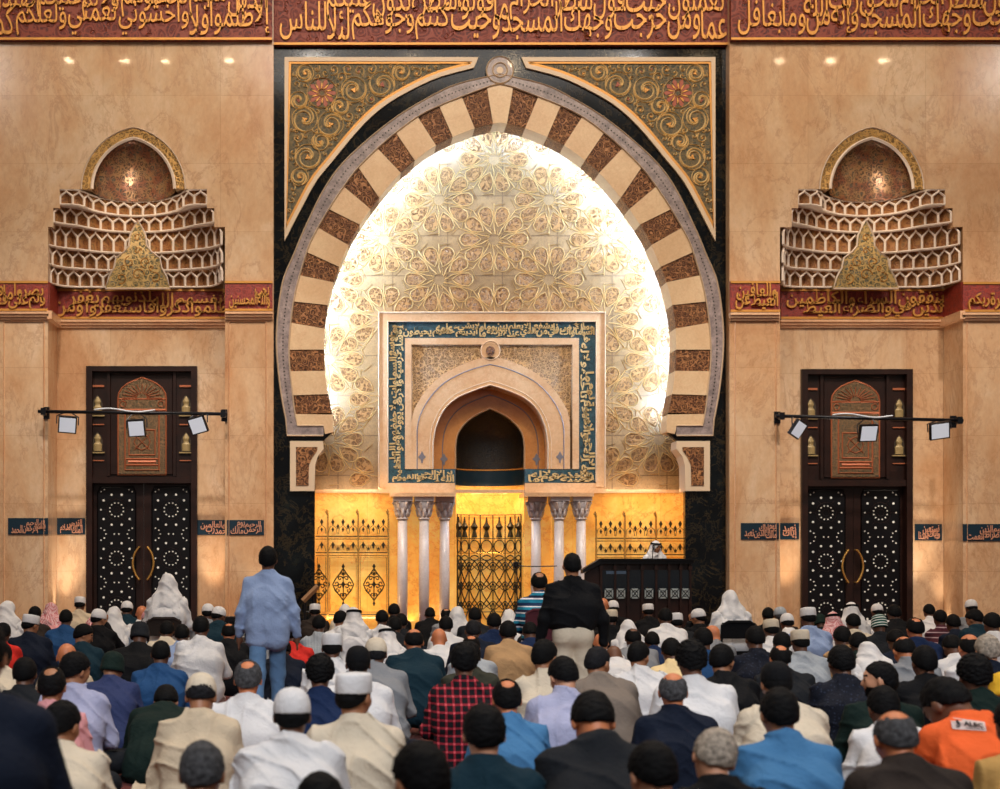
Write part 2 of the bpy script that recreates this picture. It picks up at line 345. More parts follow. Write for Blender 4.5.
# centre wall of black marble with the arched opening
XI = [(500, 122.5), (493, 123.7), (474, 128.6), (454, 136.5), (435, 146), (414, 161), (394, 180), (380, 197), (371, 208.6), (358, 227.6), (349, 244), (334, 281), (326.7, 310), (324, 336.5), (324.6, 368.5), (329, 400), (332, 415)]
XE = [(500, 84), (494.6, 85), (486, 87.5), (462.4, 96.4), (438.6, 106), (417.6, 116.7), (396.6, 132), (378.4, 147.5), (357.7, 168), (344, 186), (329, 208.6), (316.6, 230), (307, 251), (294, 299), (289, 350), (292.6, 395), (295, 414)]
XG = [(500, 74.5), (487, 76.8), (454, 85.2), (426, 99), (398, 116), (370, 137.7), (342, 164), (323, 191), (304, 230), (294, 254), (283, 281), (277.5, 318), (276.7, 350), (280.6, 390), (286, 420)]
LI, LE, LG = smooth_line(XI, 161), smooth_line(XE, 161), smooth_line(XG, 161)
jl = [(333, 420), (333, 432), (323, 441), (322, 449), (315, 465), (314.5, 700)]
left = LI + jl
poly = [(272.5, 38), (272.5, 700)] + left[::-1] + mir(left)[1:] + [(727.5, 700), (727.5, 38)]
cw = MB(); cw.pprism([(a, min(b, BOT)) for a, b in poly], YC, .15)
struct(cw.build('wall_center', M_BLACK))
w = MB(); w.pbox(272, -60, 728, 0, YC, .6); struct(w.build('wall_upper', M_WALL))
# gold tiled wall at the back of the arch, onyx wall below
g = MB(); a = PX(292, YB); b = PX(705, YB); zt = PZ(95, YB); zb = PZ(491, YG)
hx0, hx1, hz = PX(428, YB), PX(552, YB), PZ(388, YB)
g.box((a, YB, zb), (hx0, YB + .3, zt)); g.box((hx1, YB, zb), (b, YB + .3, zt)); g.box((hx0, YB, hz), (hx1, YB + .3, zt))
def goldwall():
    m, nt, bs = newmat('gold_tile')
    geo = nt.nodes.new('ShaderNodeNewGeometry'); pos = geo.outputs['Position']
    n = tex(nt, 'Noise', pos, Scale=1.1, Detail=6, Roughness=.65); c = ramp(nt, n.outputs[0], [(.35, S(140, 110, 70)), (.65, S(178, 146, 102))])
    n2 = tex(nt, 'Noise', pos, Scale=14, Detail=3, Distortion=2.5); c2 = ramp(nt, n2.outputs[0], [(.45, S(130, 92, 48)), (.5, (1, 1, 1)), (.56, S(240, 226, 190))])
    col = mix(nt, .35, c.outputs[0], c2.outputs[0], 'MULTIPLY')
    sp = nt.nodes.new('ShaderNodeSeparateXYZ'); nt.links.new(pos, sp.inputs[0])
    cb = nt.nodes.new('ShaderNodeCombineXYZ'); nt.links.new(sp.outputs[0], cb.inputs[0]); nt.links.new(sp.outputs[2], cb.inputs[1])
    br = nt.nodes.new('ShaderNodeTexBrick'); nt.links.new(cb.outputs[0], br.inputs['Vector']); br.offset = .0
    br.inputs['Scale'].default_value = 1; br.inputs['Brick Width'].default_value = 1.16; br.inputs['Row Height'].default_value = .845
    br.inputs['Mortar Size'].default_value = .012; br.inputs['Color1'].default_value = br.inputs['Color2'].default_value = (1, 1, 1, 1); br.inputs['Mortar'].default_value = (.45, .38, .3, 1)
    nt.links.new(mix(nt, 1.0, col, br.outputs[0], 'MULTIPLY'), bs.inputs['Base Color'])
    bp = nt.nodes.new('ShaderNodeBump'); bp.inputs['Strength'].default_value = .4; bp.inputs['Distance'].default_value = .02
    nt.links.new(n2.outputs[0], bp.inputs['Height']); nt.links.new(bp.outputs[0], bs.inputs['Normal'])
    bs.inputs['Roughness'].default_value = .42; bs.inputs['Metallic'].default_value = .05; bs.inputs['Coat Weight'].default_value = .8; bs.inputs['Coat Roughness'].default_value = .35; return m
gw = struct(g.build('wall_back', goldwall()))
# star-and-petal relief
pet, st = MB(), MB(); cx0, cz0 = PX(494, YB), PZ(239.5, YB); dx, dz = 55 * YB / F, 40 * YB / F; R = math.hypot(dx, dz) / 2
xl, xr, zlo, zhi = PX(296, YB), PX(702, YB), PZ(489, YB), PZ(100, YB)
def inside(p): return xl < p[0] < xr and zlo < p[1] < zhi and not (PX(382, YB) < p[0] < PX(602, YB) and p[1] < PZ(316, YB))
for i in range(-6, 7):
    for j in range(-9, 7):
        if (i + j) % 2: continue
        cx, cz = cx0 + i * dx, cz0 + j * dz
        if not (xl - R < cx < xr + R and zlo - R < cz < zhi + R): continue
        def pol(r, t): return (cx + r * R * math.cos(t), cz + r * R * math.sin(t))
        for k in range(10):
            t = 2 * math.pi * (k + .5) / 10 - math.pi / 2
            shp = [pol(.42, t), pol(.54, t - .18), pol(.68, t - .245), pol(.86, t - .20), pol(.94, t - .10), pol(.96, t), pol(.94, t + .10), pol(.86, t + .20), pol(.68, t + .245), pol(.54, t + .18)]
            if all(inside(p) for p in shp):
                pet.prism(shp, YB - .008, .01, False); st.ribbon([(p[0] + (p[0] - pol(.68, t)[0]) * .16, p[1] + (p[1] - pol(.68, t)[1]) * .10) for p in shp], YB - .004, .024, .016, True)
            a = t + math.pi / 10
            seg = [pol(.16, t), pol(.38, a), pol(.9, a - .0), pol(1.06, a)]
            if all(inside(p) for p in seg): st.ribbon(seg, YB - .002, .02, .014)
            rg = [pol(1.0, a), pol(1.10, t), pol(1.0, t + math.pi / 10)]
            if all(inside(p) for p in rg): st.ribbon(rg, YB - .002, .022, .014)
        star = [pol(.17 if q % 2 else .34, q * math.pi / 10) for q in range(20)]
        if all(inside(p) for p in star): st.ribbon(star, YB - .002, .02, .012, True)
pet.build('petal_inlay', arabesque('petal_gold', S(104, 66, 36), S(176, 132, 82), None, 9, .1, .35, .2, .8), gw)
st.build('star_strapwork', M_STRAP, gw)
o = MB(); o.box((PX(296, YG), YG + .05, 0), (hx0, YG + .35, PZ(491, YG))); o.box((hx1, YG + .05, 0), (PX(705, YG), YG + .35, PZ(491, YG)))
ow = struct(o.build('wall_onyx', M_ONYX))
o = MB(); p = MB()
for s in (0, 1):                                      # onyx lining of the jambs
    xa, xb = ((PX(314.7, YC), 2 * PX(500, YC) - PX(686.5, YG)) if s == 0 else (PX(685.3, YC), PX(686.5, YG))); sg = -1 if s == 0 else 1; zt_ = PZ(491, YC)
    p.add([(xa, YC + .1, 0), (xb, YG + .06, 0), (xb + sg * .06, YG + .06, 0), (xa + sg * .06, YC + .1, 0), (xa, YC + .1, zt_), (xb, YG + .06, zt_), (xb + sg * .06, YG + .06, zt_), (xa + sg * .06, YC + .1, zt_)], [(0, 1, 2, 3), (7, 6, 5, 4), (0, 4, 5, 1), (1, 5, 6, 2), (2, 6, 7, 3), (3, 7, 4, 0)])
struct(p.build('trim_1', M_ONYX))
p = MB(); a = PX(314.7, YC); p.box((a - .3, YG - .02, PZ(491, YG) - .04), (PX(687, YG), YG + .1, PZ(491, YG) + .03)); struct(p.build('trim_2', M_PEACH))
for s in (0, 1):                                      # walls closing the light cove behind the arch
    x = PX(262, YC) if s == 0 else PX(738, YC); q = MB(); q.box((x, YC + .15, 0), (x + (.2 if s else -.2), YB + .3, 12)); struct(q.build('trim_3', M_BLACK))

# ------------------------------------------------------------------ great arch
YA = YC - .06
arch = tag(empty('ornamental_arch', (PX(500, YC), YC, 0)), 'huge pointed horseshoe arch of alternating cream and carved brown blocks around the gold wall', 'arch')
fr = (25 + 8 * 49.3) / (len(LE) and 1)
dE = np.r_[0, np.cumsum([math.dist(LE[i], LE[i + 1]) for i in range(160)])]
total = dE[-1]
def frac_near(p):
    return min(range(161), key=lambda i: math.dist(LE[i], p)) / 160
edges = [0.0]
for a_, b_ in (((486, 87.5), (462.4, 96.4)), ((438.6, 106), (417.6, 116.7)), ((396.6, 132), (378.4, 147.5)), ((357.7, 168), (344, 186)), ((329, 208.6), (318, 228)), ((307, 251), (300, 274)), ((294, 300.6), (290.5, 323)), ((289, 350), (290, 371)), ((292.6, 395), (295, 413.5))):
    edges += [frac_near(a_), frac_near(b_)]
edges += [1.0]
LI2 = LI
FI = [0.0]
for a_, b_ in (((493, 123.7), (474, 128.6)), ((453.5, 136.7), (435, 146)), ((415, 160), (401, 173)), ((380, 197), (371, 208.6)), ((360, 226), (349, 245)), ((339, 268), (333.5, 283)), ((327, 306), (325, 328)), ((324, 350), (324.6, 370)), ((328, 395), (331.5, 413.5))):
    FI += [min(range(161), key=lambda i: math.dist(LI[i], q)) / 160 for q in (a_, b_)]
FI += [1.0]
for side in (0, 1):
    for i in range(len(edges) - 1):
        f0, f1 = edges[i], edges[i + 1]
        if f1 <= f0 or (i == 0 and side): continue
        m = MB(); A, B = sub(LI, FI[i], FI[i + 1], 7), sub(LE, f0, f1, 7)
        if i == 0: A = mir(A)[::-1] + A[1:]; B = mir(B)[::-1] + B[1:]
        if side: A, B = mir(A), mir(B)
        carved = i % 2 == 1
        m.band(A, B, YA + (.0 if carved else -.02), .08 + .5, False)
        vo = m.build('voussoir', M_CARVE if carved else M_BEIGE, arch)
        if carved:
            vo['label'] = 'brown block carved with foliage'
            e = MB(); lp = A + B[::-1]; e.pribbon(lp, YA - .001, .7, .02, True); e.build('block_rim', M_CARVE, vo)
    m = MB(); foot = [(295, 414), (332, 414.5), (333.5, 421), (333.5, 432), (325, 434), (323.5, 425.8), (297, 425.8)]
    foot = mir(foot) if side else foot
    m.pprism(foot, YA - .02, .5); m.build('arch_foot', M_BEIGE, arch)
    m = MB(); A = LE + [(297.5, 425.8), (323.5, 425.8)]; G_ = LG + [(287, 435.6), (323.5, 435.6)]
    A2 = sub(LE, 0, 1, 80) + [(297.3, 425.6), (323.5, 425.6)]; G2 = sub(LG, 0, 1, 80) + [(287, 435.6), (323.5, 435.6)]
    if side: A2, G2 = mir(A2), mir(G2)
    m.band(A2, G2, YA - .03, .06); gb = m.build('granite_band', M_GRANITE, arch)
    e = MB(); e.pribbon(A2, YA - .03, 1.5, .03); e.pribbon(G2, YA - .03, 1.6, .03); e.build('pale_edge', M_PALE, gb)
    d = MB()
    for t in np.linspace(.012, .98, 120):
        a_, b_ = at_frac(A2, t), at_frac(G2, t); q = ((a_[0] + b_[0]) / 2, (a_[1] + b_[1]) / 2)
        d.pprism([(q[0] - .9, q[1]), (q[0], q[1] - .9), (q[0] + .9, q[1]), (q[0], q[1] + .9)], YA - .036, .01)
    d.build('inlay_dots', M_IRON, gb)
    cb_ = [(290, 441), (323, 441), (323.5, 449), (318, 456), (315, 465), (314.5, 491), (290, 491)]; ci = [(296, 447), (317.5, 447), (317, 451), (312.5, 457), (309, 465), (308.5, 485.5), (296, 485.5)]
    if side: cb_, ci = mir(cb_), mir(ci)
    m = MB(); m.pprism(cb_, YA - .02, .5); cbo = m.build('corbel', M_PALE, arch)
    m = MB(); m.pprism(ci, YA - .035, .04); m.build('carved_panel', M_CARVE, cbo)
k = MB()
def circ(cx, cy, r, n=28): return [(cx + r * math.cos(2 * math.pi * i / n), cy + r * math.sin(2 * math.pi * i / n)) for i in range(n)]
k.pprism(circ(500, 70, 14), YA - .04, .1); ko = k.build('keystone_roundel', M_GRANITE, arch)
k = MB(); k.pribbon(circ(500, 70, 13.4), YA - .04, 1.5, .03, True); k.pribbon(circ(500, 70, 7.2), YA - .04, 1.8, .03, True); k.pprism(circ(500, 70, 3.4, 12), YA - .05, .03); k.build('roundel_rings', M_PALE, ko)

def spiral(cx, cy, r, a0, turns, sg, n=26): return [(cx + r * (1 - .86 * k / n) * math.cos(a0 + sg * turns * 2 * math.pi * k / n), cy + r * (1 - .86 * k / n) * math.sin(a0 + sg * turns * 2 * math.pi * k / n)) for k in range(n + 1)]
# spandrel panels
SPL = [(284.5, 57), (478.5, 57), (474, 67.7)] + smooth_line([(474, 67.7), (440, 76.8), (412, 89.4), (384, 106), (360, 128), (331.7, 162), (316, 181.5), (300, 211), (284.5, 241)], 24)[1:]
def inset(pp, d):
    n = len(pp); out = []; area_ = sum(pp[i][0] * pp[(i + 1) % n][1] - pp[(i + 1) % n][0] * pp[i][1] for i in range(n)); sg = 1 if area_ > 0 else -1
    for i in range(n):
        a, b, c = np.array(pp[i - 1]), np.array(pp[i]), np.array(pp[(i + 1) % n])
        u = (b - a) / np.linalg.norm(b - a); v = (c - b) / np.linalg.norm(c - b); n1 = np.array([-u[1], u[0]]) * sg; n2 = np.array([-v[1], v[0]]) * sg
        m = n1 + n2; m /= max(.35, np.dot(m, m) / 2) ; out.append(tuple(b + m * d * 1.0))
    return out
def pip(p, pp):
    c = False; n = len(pp)
    for i in range(n):
        (x1, y1), (x2, y2) = pp[i], pp[(i + 1) % n]
        if (y1 > p[1]) != (y2 > p[1]) and p[0] < (x2 - x1) * (p[1] - y1) / (y2 - y1) + x1: c = not c
    return c
def dist_edge(p, pp):
    P_ = np.array(p); A = np.array(pp); B = np.roll(A, -1, 0); d = B - A; t = np.clip(((P_ - A) * d).sum(1) / (d * d).sum(1), 0, 1)
    return float(np.hypot(*(P_ - A - d * t[:, None]).T).min())
def leaf(mb, cx, cy, r, a, Y, d):
    pts = [(cx + r * math.cos(a), cy + r * math.sin(a)), (cx + r * .45 * math.cos(a + 1.1), cy + r * .45 * math.sin(a + 1.1)), (cx - r * .5 * math.cos(a), cy - r * .5 * math.sin(a)), (cx + r * .45 * math.cos(a - 1.1), cy + r * .45 * math.sin(a - 1.1))]
    mb.pprism(pts, Y - d, d, False)
for side in (0, 1):
    T = (lambda pp: mir(pp)) if side else (lambda pp: pp)
    sp = tag(empty('spandrel_panel', (PX(380 if not side else 620, YC), YC, 9)), 'triangular %s spandrel panel of golden scrolling vines on dark green' % ('upper-left' if not side else 'upper-right'), 'panel', 'spandrel panels above the arch')
    in1, in2 = inset(SPL, 4.2), inset(SPL, 6.6)
    m = MB(); m.band(T(SPL), T(in1), YC - .06, .06, True); m.build('stone_frame', M_PALE, sp)
    m = MB(); m.band(T(in1), T(in2), YC - .045, .05, True); m.build('gilt_border', M_GILT, sp)
    m = MB(); m.pprism(T(in2), YC - .02, .03); m.build('green_ground', M_SPGROUND, sp)
    rr = random.Random(5); circles = [(322, 93, 15)]
    for tries in range(5200):
        c = (rr.uniform(288, 470), rr.uniform(62, 230)); r = 12.5 if tries < 400 else 8.5 if tries < 1200 else 5.6 if tries < 2400 else 3.6 if tries < 3900 else 2.2
        if pip(c, in2) and dist_edge(c, in2) > r - .2 and all(math.dist(c, q[:2]) > (r + q[2]) * .93 for q in circles): circles.append((*c, r))
    vines, lv, red = MB(), MB(), MB()
    for ci, (cx, cy, r) in enumerate(circles):
        if ci == 0:
            for q in range(10):
                a = q * math.pi / 5
                red.pprism(T([(cx + 2 * math.cos(a - .5), cy + 2 * math.sin(a - .5)), (cx + 12 * math.cos(a - .18), cy + 12 * math.sin(a - .18)), (cx + 14.5 * math.cos(a), cy + 14.5 * math.sin(a)), (cx + 12 * math.cos(a + .18), cy + 12 * math.sin(a + .18))]), YC - .03, .012)
                lv.pprism(T([(cx + 3 * math.cos(a), cy + 3 * math.sin(a)), (cx + 8 * math.cos(a + .2), cy + 8 * math.sin(a + .2)), (cx + 11 * math.cos(a + .3), cy + 11 * math.sin(a + .3)), (cx + 8 * math.cos(a + .4), cy + 8 * math.sin(a + .4))]), YC - .045, .02)
            for rad in (4, 15): vines.pribbon(T(circ(cx, cy, rad)), YC - .02, 1.1, .035, True)
            continue
        a0, sg = rr.uniform(0, 6.28), rr.choice((-1, 1))
        vines.pribbon(T(spiral(cx, cy, r, a0, 1.15 if r > 5 else .85, sg, 26 if r > 5 else 14)), YC - .02, 1.9 if r > 6 else 1.5, .035)
        if r > 6: vines.pribbon(T(spiral(cx, cy, r * .97, a0 + 3.1, .75, sg, 14)), YC - .02, 1.7, .03); vines.pribbon(T(circ(cx, cy, r * 1.02, 20)), YC - .02, 1.2, .03, True)
        tgt = red if (ci % 4 == 0 and r > 5) else lv; tx, ty = cx, cy
        leaf_m = MB; pts = []
        aa = rr.uniform(0, 6.28)
        for q in range(3 if r > 5 else 1):
            a = aa + q * 2.1; L = r * .26
            pp = [(cx + L * math.cos(a), cy + L * math.sin(a)), (cx + L * .5 * math.cos(a + .9), cy + L * .5 * math.sin(a + .9)), (cx, cy), (cx + L * .5 * math.cos(a - .9), cy + L * .5 * math.sin(a - .9))]
            tgt.pprism(T(pp), YC - .045, .025)
    vines.build('vine_scrolls', plain('vine_gold', S(238, 208, 150), .4, .15), sp); lv.build('gold_leaves', M_GILT, sp); red.build('red_petals', plain('petal_red', S(160, 74, 44), .45), sp)

# ------------------------------------------------------------------ inscription friezes
def frieze(name, x0, y0, x1, y1, Y, text, label, mat, groupname, layered=True, ink=None, off=.014, d=.05, dep=.12, trim=True):
    e = tag(empty(name, (PX((x0 + x1) / 2, Y), Y, PZ(y1, Y))), label, 'inscription band', groupname)
    m = MB(); m.pbox(x0, y0, x1, y1, Y - dep, dep); m.build('painted_ground', mat, e)
    a, b = P(x0, y1, Y - dep), P(x1, y0, Y - dep); h = b.z - a.z
    if groupname.startswith('great'):
        vn = MB(); rq = random.Random(len(text))
        for q in range(int((x1 - x0) / 3.6)):
            vn.pribbon(spiral(rq.uniform(x0 + 4, x1 - 4), rq.uniform(max(y0, -20) + 4, y1 - 5), rq.uniform(2, 3.6), rq.uniform(0, 6), .9, rq.choice((-1, 1)), 10), Y - dep, .8, .02)
        vn.build('vine_scrolls', plain('dull_copper', S(160, 84, 52), .45), e); off = .002
    t = MB(); write_rtl(t, text, a.x + .05, b.x - .05, a.z + h * .07, b.z - h * .07, Y - dep, d, off, layered)
    t.build('arabic_lettering', ink or M_GILT, e)
    if trim:
        q = MB(); q.box((a.x, Y - dep - .02, a.z), (b.x, Y - dep, a.z + .045)); q.box((a.x, Y - dep - .02, b.z - .045), (b.x, Y - dep, b.z)); q.build('gilt_edge', M_GILT, e)
    return e
G1, G2_ = 'great inscription frieze along the top', 'red frieze above the doors'
frieze('inscription_frieze', -70, -22, 272, 40, Y0, 'حجة إلا الذين ظلموا منهم فلا تخشوهم واخشوني ولأتم نعمتي عليكم ولعلكم تهتدون كما أرسلنا فيكم رسولا'[::1] if False else 'إلا الذين ظلموا منهم فلا تخشوهم واخشوني ولأتم نعمتي عليكم ولعلكم تهتدون كما أرسلنا فيكم', 'wide red frieze with gold arabic script above the wall on the left of the arch', M_REDT, G1)
frieze('inscription_frieze', 273.5, -22, 728.5, 45, YC, 'عما تعملون ومن حيث خرجت فول وجهك شطر المسجد الحرام وحيث ما كنتم فولوا وجوهكم شطره لئلا يكون للناس عليكم', 'wide red frieze with gold arabic script directly over the great arch', M_REDT, G1)
frieze('inscription_frieze', 731, -22, 1060, 40, Y0, 'ومن حيث خرجت فول وجهك شطر المسجد الحرام وإنه للحق من ربك وما الله بغافل', 'wide red frieze with gold arabic script above the wall on the right of the arch', M_REDT, G1)
frieze('inscription_frieze', -60, 281, 48, 311, Y0, 'ولم يصروا على ما فعلوا وهم يعلمون', 'short red script frieze at the far left edge beside the left muqarnas niche', M_RED, G2_, dep=.06)
frieze('inscription_frieze', 49, 289, 232, 319, YR, 'ظلموا أنفسهم ذكروا الله فاستغفروا لذنوبهم ومن يغفر', 'red script frieze under the left muqarnas niche, above the left door', M_RED, G2_, dep=.06)
frieze('inscription_frieze', 225, 281, 272.5, 311, Y0, 'والله يحب المحسنين', 'short red script frieze between the left muqarnas niche and the arch', M_RED, G2_, dep=.06)
frieze('inscription_frieze', 730.5, 281, 780, 312, Y0, 'الغيظ والعافين عن', 'short red script frieze between the arch and the right muqarnas niche', M_RED, G2_, dep=.06)
frieze('inscription_frieze', 781, 289, 948, 319, YR, 'الذين ينفقون في السراء والضراء والكاظمين الغيظ', 'red script frieze under the right muqarnas niche, above the right door', M_RED, G2_, dep=.06)
frieze('inscription_frieze', 963, 282, 1060, 312, Y0, 'وسارعوا إلى مغفرة من ربكم وجنة', 'short red script frieze at the far right edge beside the right muqarnas niche', M_RED, G2_, dep=.06)
G3 = 'small dark blue inscription panels level with the doors'
K = dict(trim=False, mat=M_BLUEDARK, groupname=G3, layered=True, ink=plain('salmon_ink', S(206, 146, 116), .5), off=.008, d=.02, dep=.02)
frieze('inscription_tablet', 8, 518, 48, 534.5, Y0, 'بسم الله الرحمن الرحيم الحمد', label='dark blue inscription panel on the far left pilaster', **K)
frieze('inscription_tablet', 57, 518, 85, 534.5, YR, 'الملك القدوس السلام', label='dark blue inscription panel just left of the left door', **K)
frieze('inscription_tablet', 197.5, 520, 232, 535, YR, 'الحمد لله رب العالمين', label='dark blue inscription panel just right of the left door', **K)
frieze('inscription_tablet', 227, 520, 264, 535, Y0, 'الرحمن الرحيم مالك يوم', label='dark blue inscription panel on the pilaster left of the black marble', **K)
frieze('inscription_tablet', 741, 523, 779, 539.5, Y0, 'مالك يوم الدين إياك نعبد', label='dark blue inscription panel on the pilaster right of the arch', **K)
frieze('inscription_tablet', 779, 523, 799, 539.5, YR, 'إياك نعبد', label='dark blue inscription panel just left of the right door', **K)
frieze('inscription_tablet', 915, 524, 942, 540.5, YR, 'وإياك نستعين اهدنا', label='dark blue inscription panel just right of the right door', **K)
frieze('inscription_tablet', 963, 524, 1020, 541, Y0, 'الصراط المستقيم صراط الذين أنعمت', label='dark blue inscription panel on the far right pilaster', **K)
# cornices and pilaster mouldings
m = MB()
for x0, x1, Y, yt in ((-60, 48, Y0, 311.5), (225, 272.5, Y0, 311.5), (730.5, 780, Y0, 312.5), (963, 1060, Y0, 312.5), (49, 232, YR, 319.5), (781, 945, YR, 319.5)):
    for (dy0, dy1, dep) in ((0, 2.2, .14), (2.2, 5, .10), (5, 8, .05)):
        m.pbox(x0, yt + dy0, x1, yt + dy1, Y - dep, dep)
for (rx, s) in ((48, 1), (963, -1)):                  # cornice and frieze returning into the recess
    x = PX(rx, Y0); m.box((x, Y0 - .1, PZ(319.5, Y0)), (x + s * .1, YR, PZ(311.5, Y0)))
struct(m.build('trim_4', M_TRIM))
m = MB()
for (rx, s) in ((48, 1), (963, -1)):
    x = PX(rx, Y0); m.box((x, Y0, PZ(311.5, Y0)), (x + s * .03, YR - .06, PZ(282, Y0)))
struct(m.build('trim_5', M_RED))
m = MB()
for x0, x1 in ((4, 44), (229, 266), (735, 776), (967, 1040)):
    m.pribbon([(x0, 322), (x1, 322), (x1, 640), (x0, 640)], Y0, 1.6, .03, True)
struct(m.build('trim_6', M_TRIM))
m = MB(); m.pbox(-300, BOT - 8, 48, BOT, Y0 - .05, .05); m.pbox(225, BOT - 8, 273, BOT, Y0 - .05, .05); m.pbox(730, BOT - 8, 780, BOT, Y0 - .05, .05); m.pbox(963, BOT - 8, 1260, BOT, Y0 - .05, .05)
struct(m.build('baseboard_front', M_BLACK))
# ------------------------------------------------------------------ muqarnas niches over the doors
for k, (ax, rx0, rx1) in enumerate(NICHES):
    side = 'left' if k == 0 else 'right'
    e = tag(empty('muqarnas_niche', (PX(ax, Y0), Y0, PZ(289, YR))), 'honeycomb muqarnas half-dome niche of small pointed cells over the %s door' % side, 'niche', 'muqarnas niches')
    cx = PX(ax, Y0)
    ys = [190, 208, 227, 250, 269, 289]; YY = [Y0 + .05, Y0 + .3, Y0 + .45, Y0 + .55, Y0 + .65, YR - .02]
    zs = [PZ(y, q) for y, q in zip(ys, YY)]; hw = [73.5, 80, 88, 88.5, 88.5]; hw = [h * Y0 / F for h in hw]
    def plan(i, x):
        u = min(1, abs(x - cx) / hw[i])
        if i == 0:
            r = 50 * Y0 / F; q = abs(x - cx) / r; return Y0 + .02 + (.45 * math.sqrt(1 - q * q) if q < 1 else 0)
        return Y0 + .03 + [0, .48, .54, .60, .66][i] * (1 - u ** [0, 3, 5, 8, 12][i])
    def dip(i, x): return -[6.5, 6, 4.5, 3, 2, 0][i] * Y0 / F * max(0, 1 - ((x - cx) / (58 * Y0 / F)) ** 2)
    bars, back, shelf = MB(), MB(), MB()
    for i in range(5):
        xs = np.linspace(cx - hw[i], cx + hw[i], 400); py = np.array([plan(i, x) for x in xs])
        arc = np.r_[0, np.cumsum(np.hypot(np.diff(xs), np.diff(py)))]; n = max(8, int(round(arc[-1] / .245)))
        def C(s, t, d=0):
            a_ = s * arc[-1] / n; x = float(np.interp(a_, arc, xs)); zb_, zt_ = zs[i + 1] + dip(i + 1, x), zs[i] + dip(i, x); return Vector((x, float(np.interp(a_, arc, py)) + d, zb_ + (zt_ - zb_) * t))
        for c in range(n):
            b0 = len(back.v); g = .05
            back.cur = 0
            q = [C(c, 0, g), C(c, 1, g), C(c + .5, 1, g + .01), C(c + 1, 1, g), C(c + 1, 0, g), C(c + .5, 0, g + .10), C(c + .5, .8, g + .10)]
            back.add(q, [(0, 1, 6, 5), (5, 6, 3, 4), (1, 2, 6), (2, 3, 6)])
            bars.tube([C(c, 0), C(c, .56)], .026, 4); bars.tube([C(c, .55), C(c + .5, .86), C(c + 1, .55)], .024, 4); bars.tube([C(c + .5, .86), C(c + .5, 1)], .018, 4)
        bars.tube([C(n, 0), C(n, .56)], .026, 4)
        for t in (0, 1): bars.tube([C(s_, t) for s_ in np.arange(0, n + .01, .5)], .02, 4)
        if i < 4:
            m_ = 40; vs = []
            for q in range(m_ + 1):
                u = -1 + 2 * q / m_; x1_ = cx + u * hw[i]; x2_ = cx + u * hw[i + 1]
                vs += [(x1_, plan(i, x1_), zs[i + 1] + dip(i + 1, x1_)), (x2_, plan(i + 1, x2_) + .05, zs[i + 1] + .004 + dip(i + 1, x2_))]
            shelf.add(vs, [(2 * q, 2 * q + 1, 2 * q + 3, 2 * q + 2) for q in range(m_)])
    back.build('pointed_cells', M_CELL, e); bars.build('stone_tracery', M_LATT, e); shelf.build('tier_soffit', M_LATT, e)
    YT = Y0 + .46; tx = ax + (4.5 if k == 0 else -6)
    tri = [(0, 220), (5, 229), (8, 236), (9, 246), (14, 252), (22, 258), (24, 268), (29, 277), (32.5, 288.5)]
    tri = [(tx + a_, b_) for a_, b_ in tri] + [(tx - a_, b_) for a_, b_ in tri[::-1][:-1]]
    m = MB(); m.pprism(tri, YT, .12); m.build('tree_shaped_panel', M_ARAB, e); m = MB(); m.pribbon(tri, YT, 1.7, .04, True); m.build('panel_frame', M_LATT, e)
    v = MB()
    for (qx, qy, qr) in ((0, 238, 4.5), (-8, 262, 6), (8, 262, 6), (0, 251, 4), (0, 275, 7), (-17, 278, 6), (17, 278, 6), (-14, 268, 3), (14, 268, 3)):
        v.pribbon(spiral(tx + qx, qy, qr, qx, 1.1, 1 if qx > 0 else -1, 16), YT - .002, .9, .02)
    v.build('vine_scrolls', M_GILT, e)
    out = pointed(ax, 41.5, 189, 138); wm = 41.5 * Y0 / F
    dm = MB(); L = []
    for (x, y) in out[:14]:
        w_ = PX(x, Y0) - cx; z = PZ(y, Y0); L.append([(cx - w_ * math.cos(f), Y0 + .02 + .5 * wm * (w_ / wm) ** .8 * math.sin(f) if w_ > 1e-5 else Y0 + .02, z) for f in np.linspace(0, math.pi, 25)])
    low = [(cx - wm * math.cos(f), Y0 + .02 + .5 * wm * math.sin(f), PZ(190 + 6.5 * math.sin(f), Y0)) for f in np.linspace(0, math.pi, 25)]; L = [low] + L
    vs = [p for r_ in L for p in r_]; dm.add(vs, [(a * 25 + b, a * 25 + b + 1, a * 25 + 26 + b, a * 25 + 25 + b) for a in range(len(L) - 1) for b in range(24)])
    dm.build('mosaic_semidome', M_DOME, e, True)
    o2 = pointed(ax, 52, 189.5, 127.5); m = MB(); m.band(o2, out, Y0 - .04, .05); rg = m.build('gilded_archivolt', M_GOLDLEAF, e)
    m = MB(); m.pribbon(out, Y0 - .03, 3.4, .05); m.pribbon(pointed(ax, 52, 189.5, 127.5), Y0 - .04, 1.2, .03); m.build('stone_moulding', M_LATT, e)

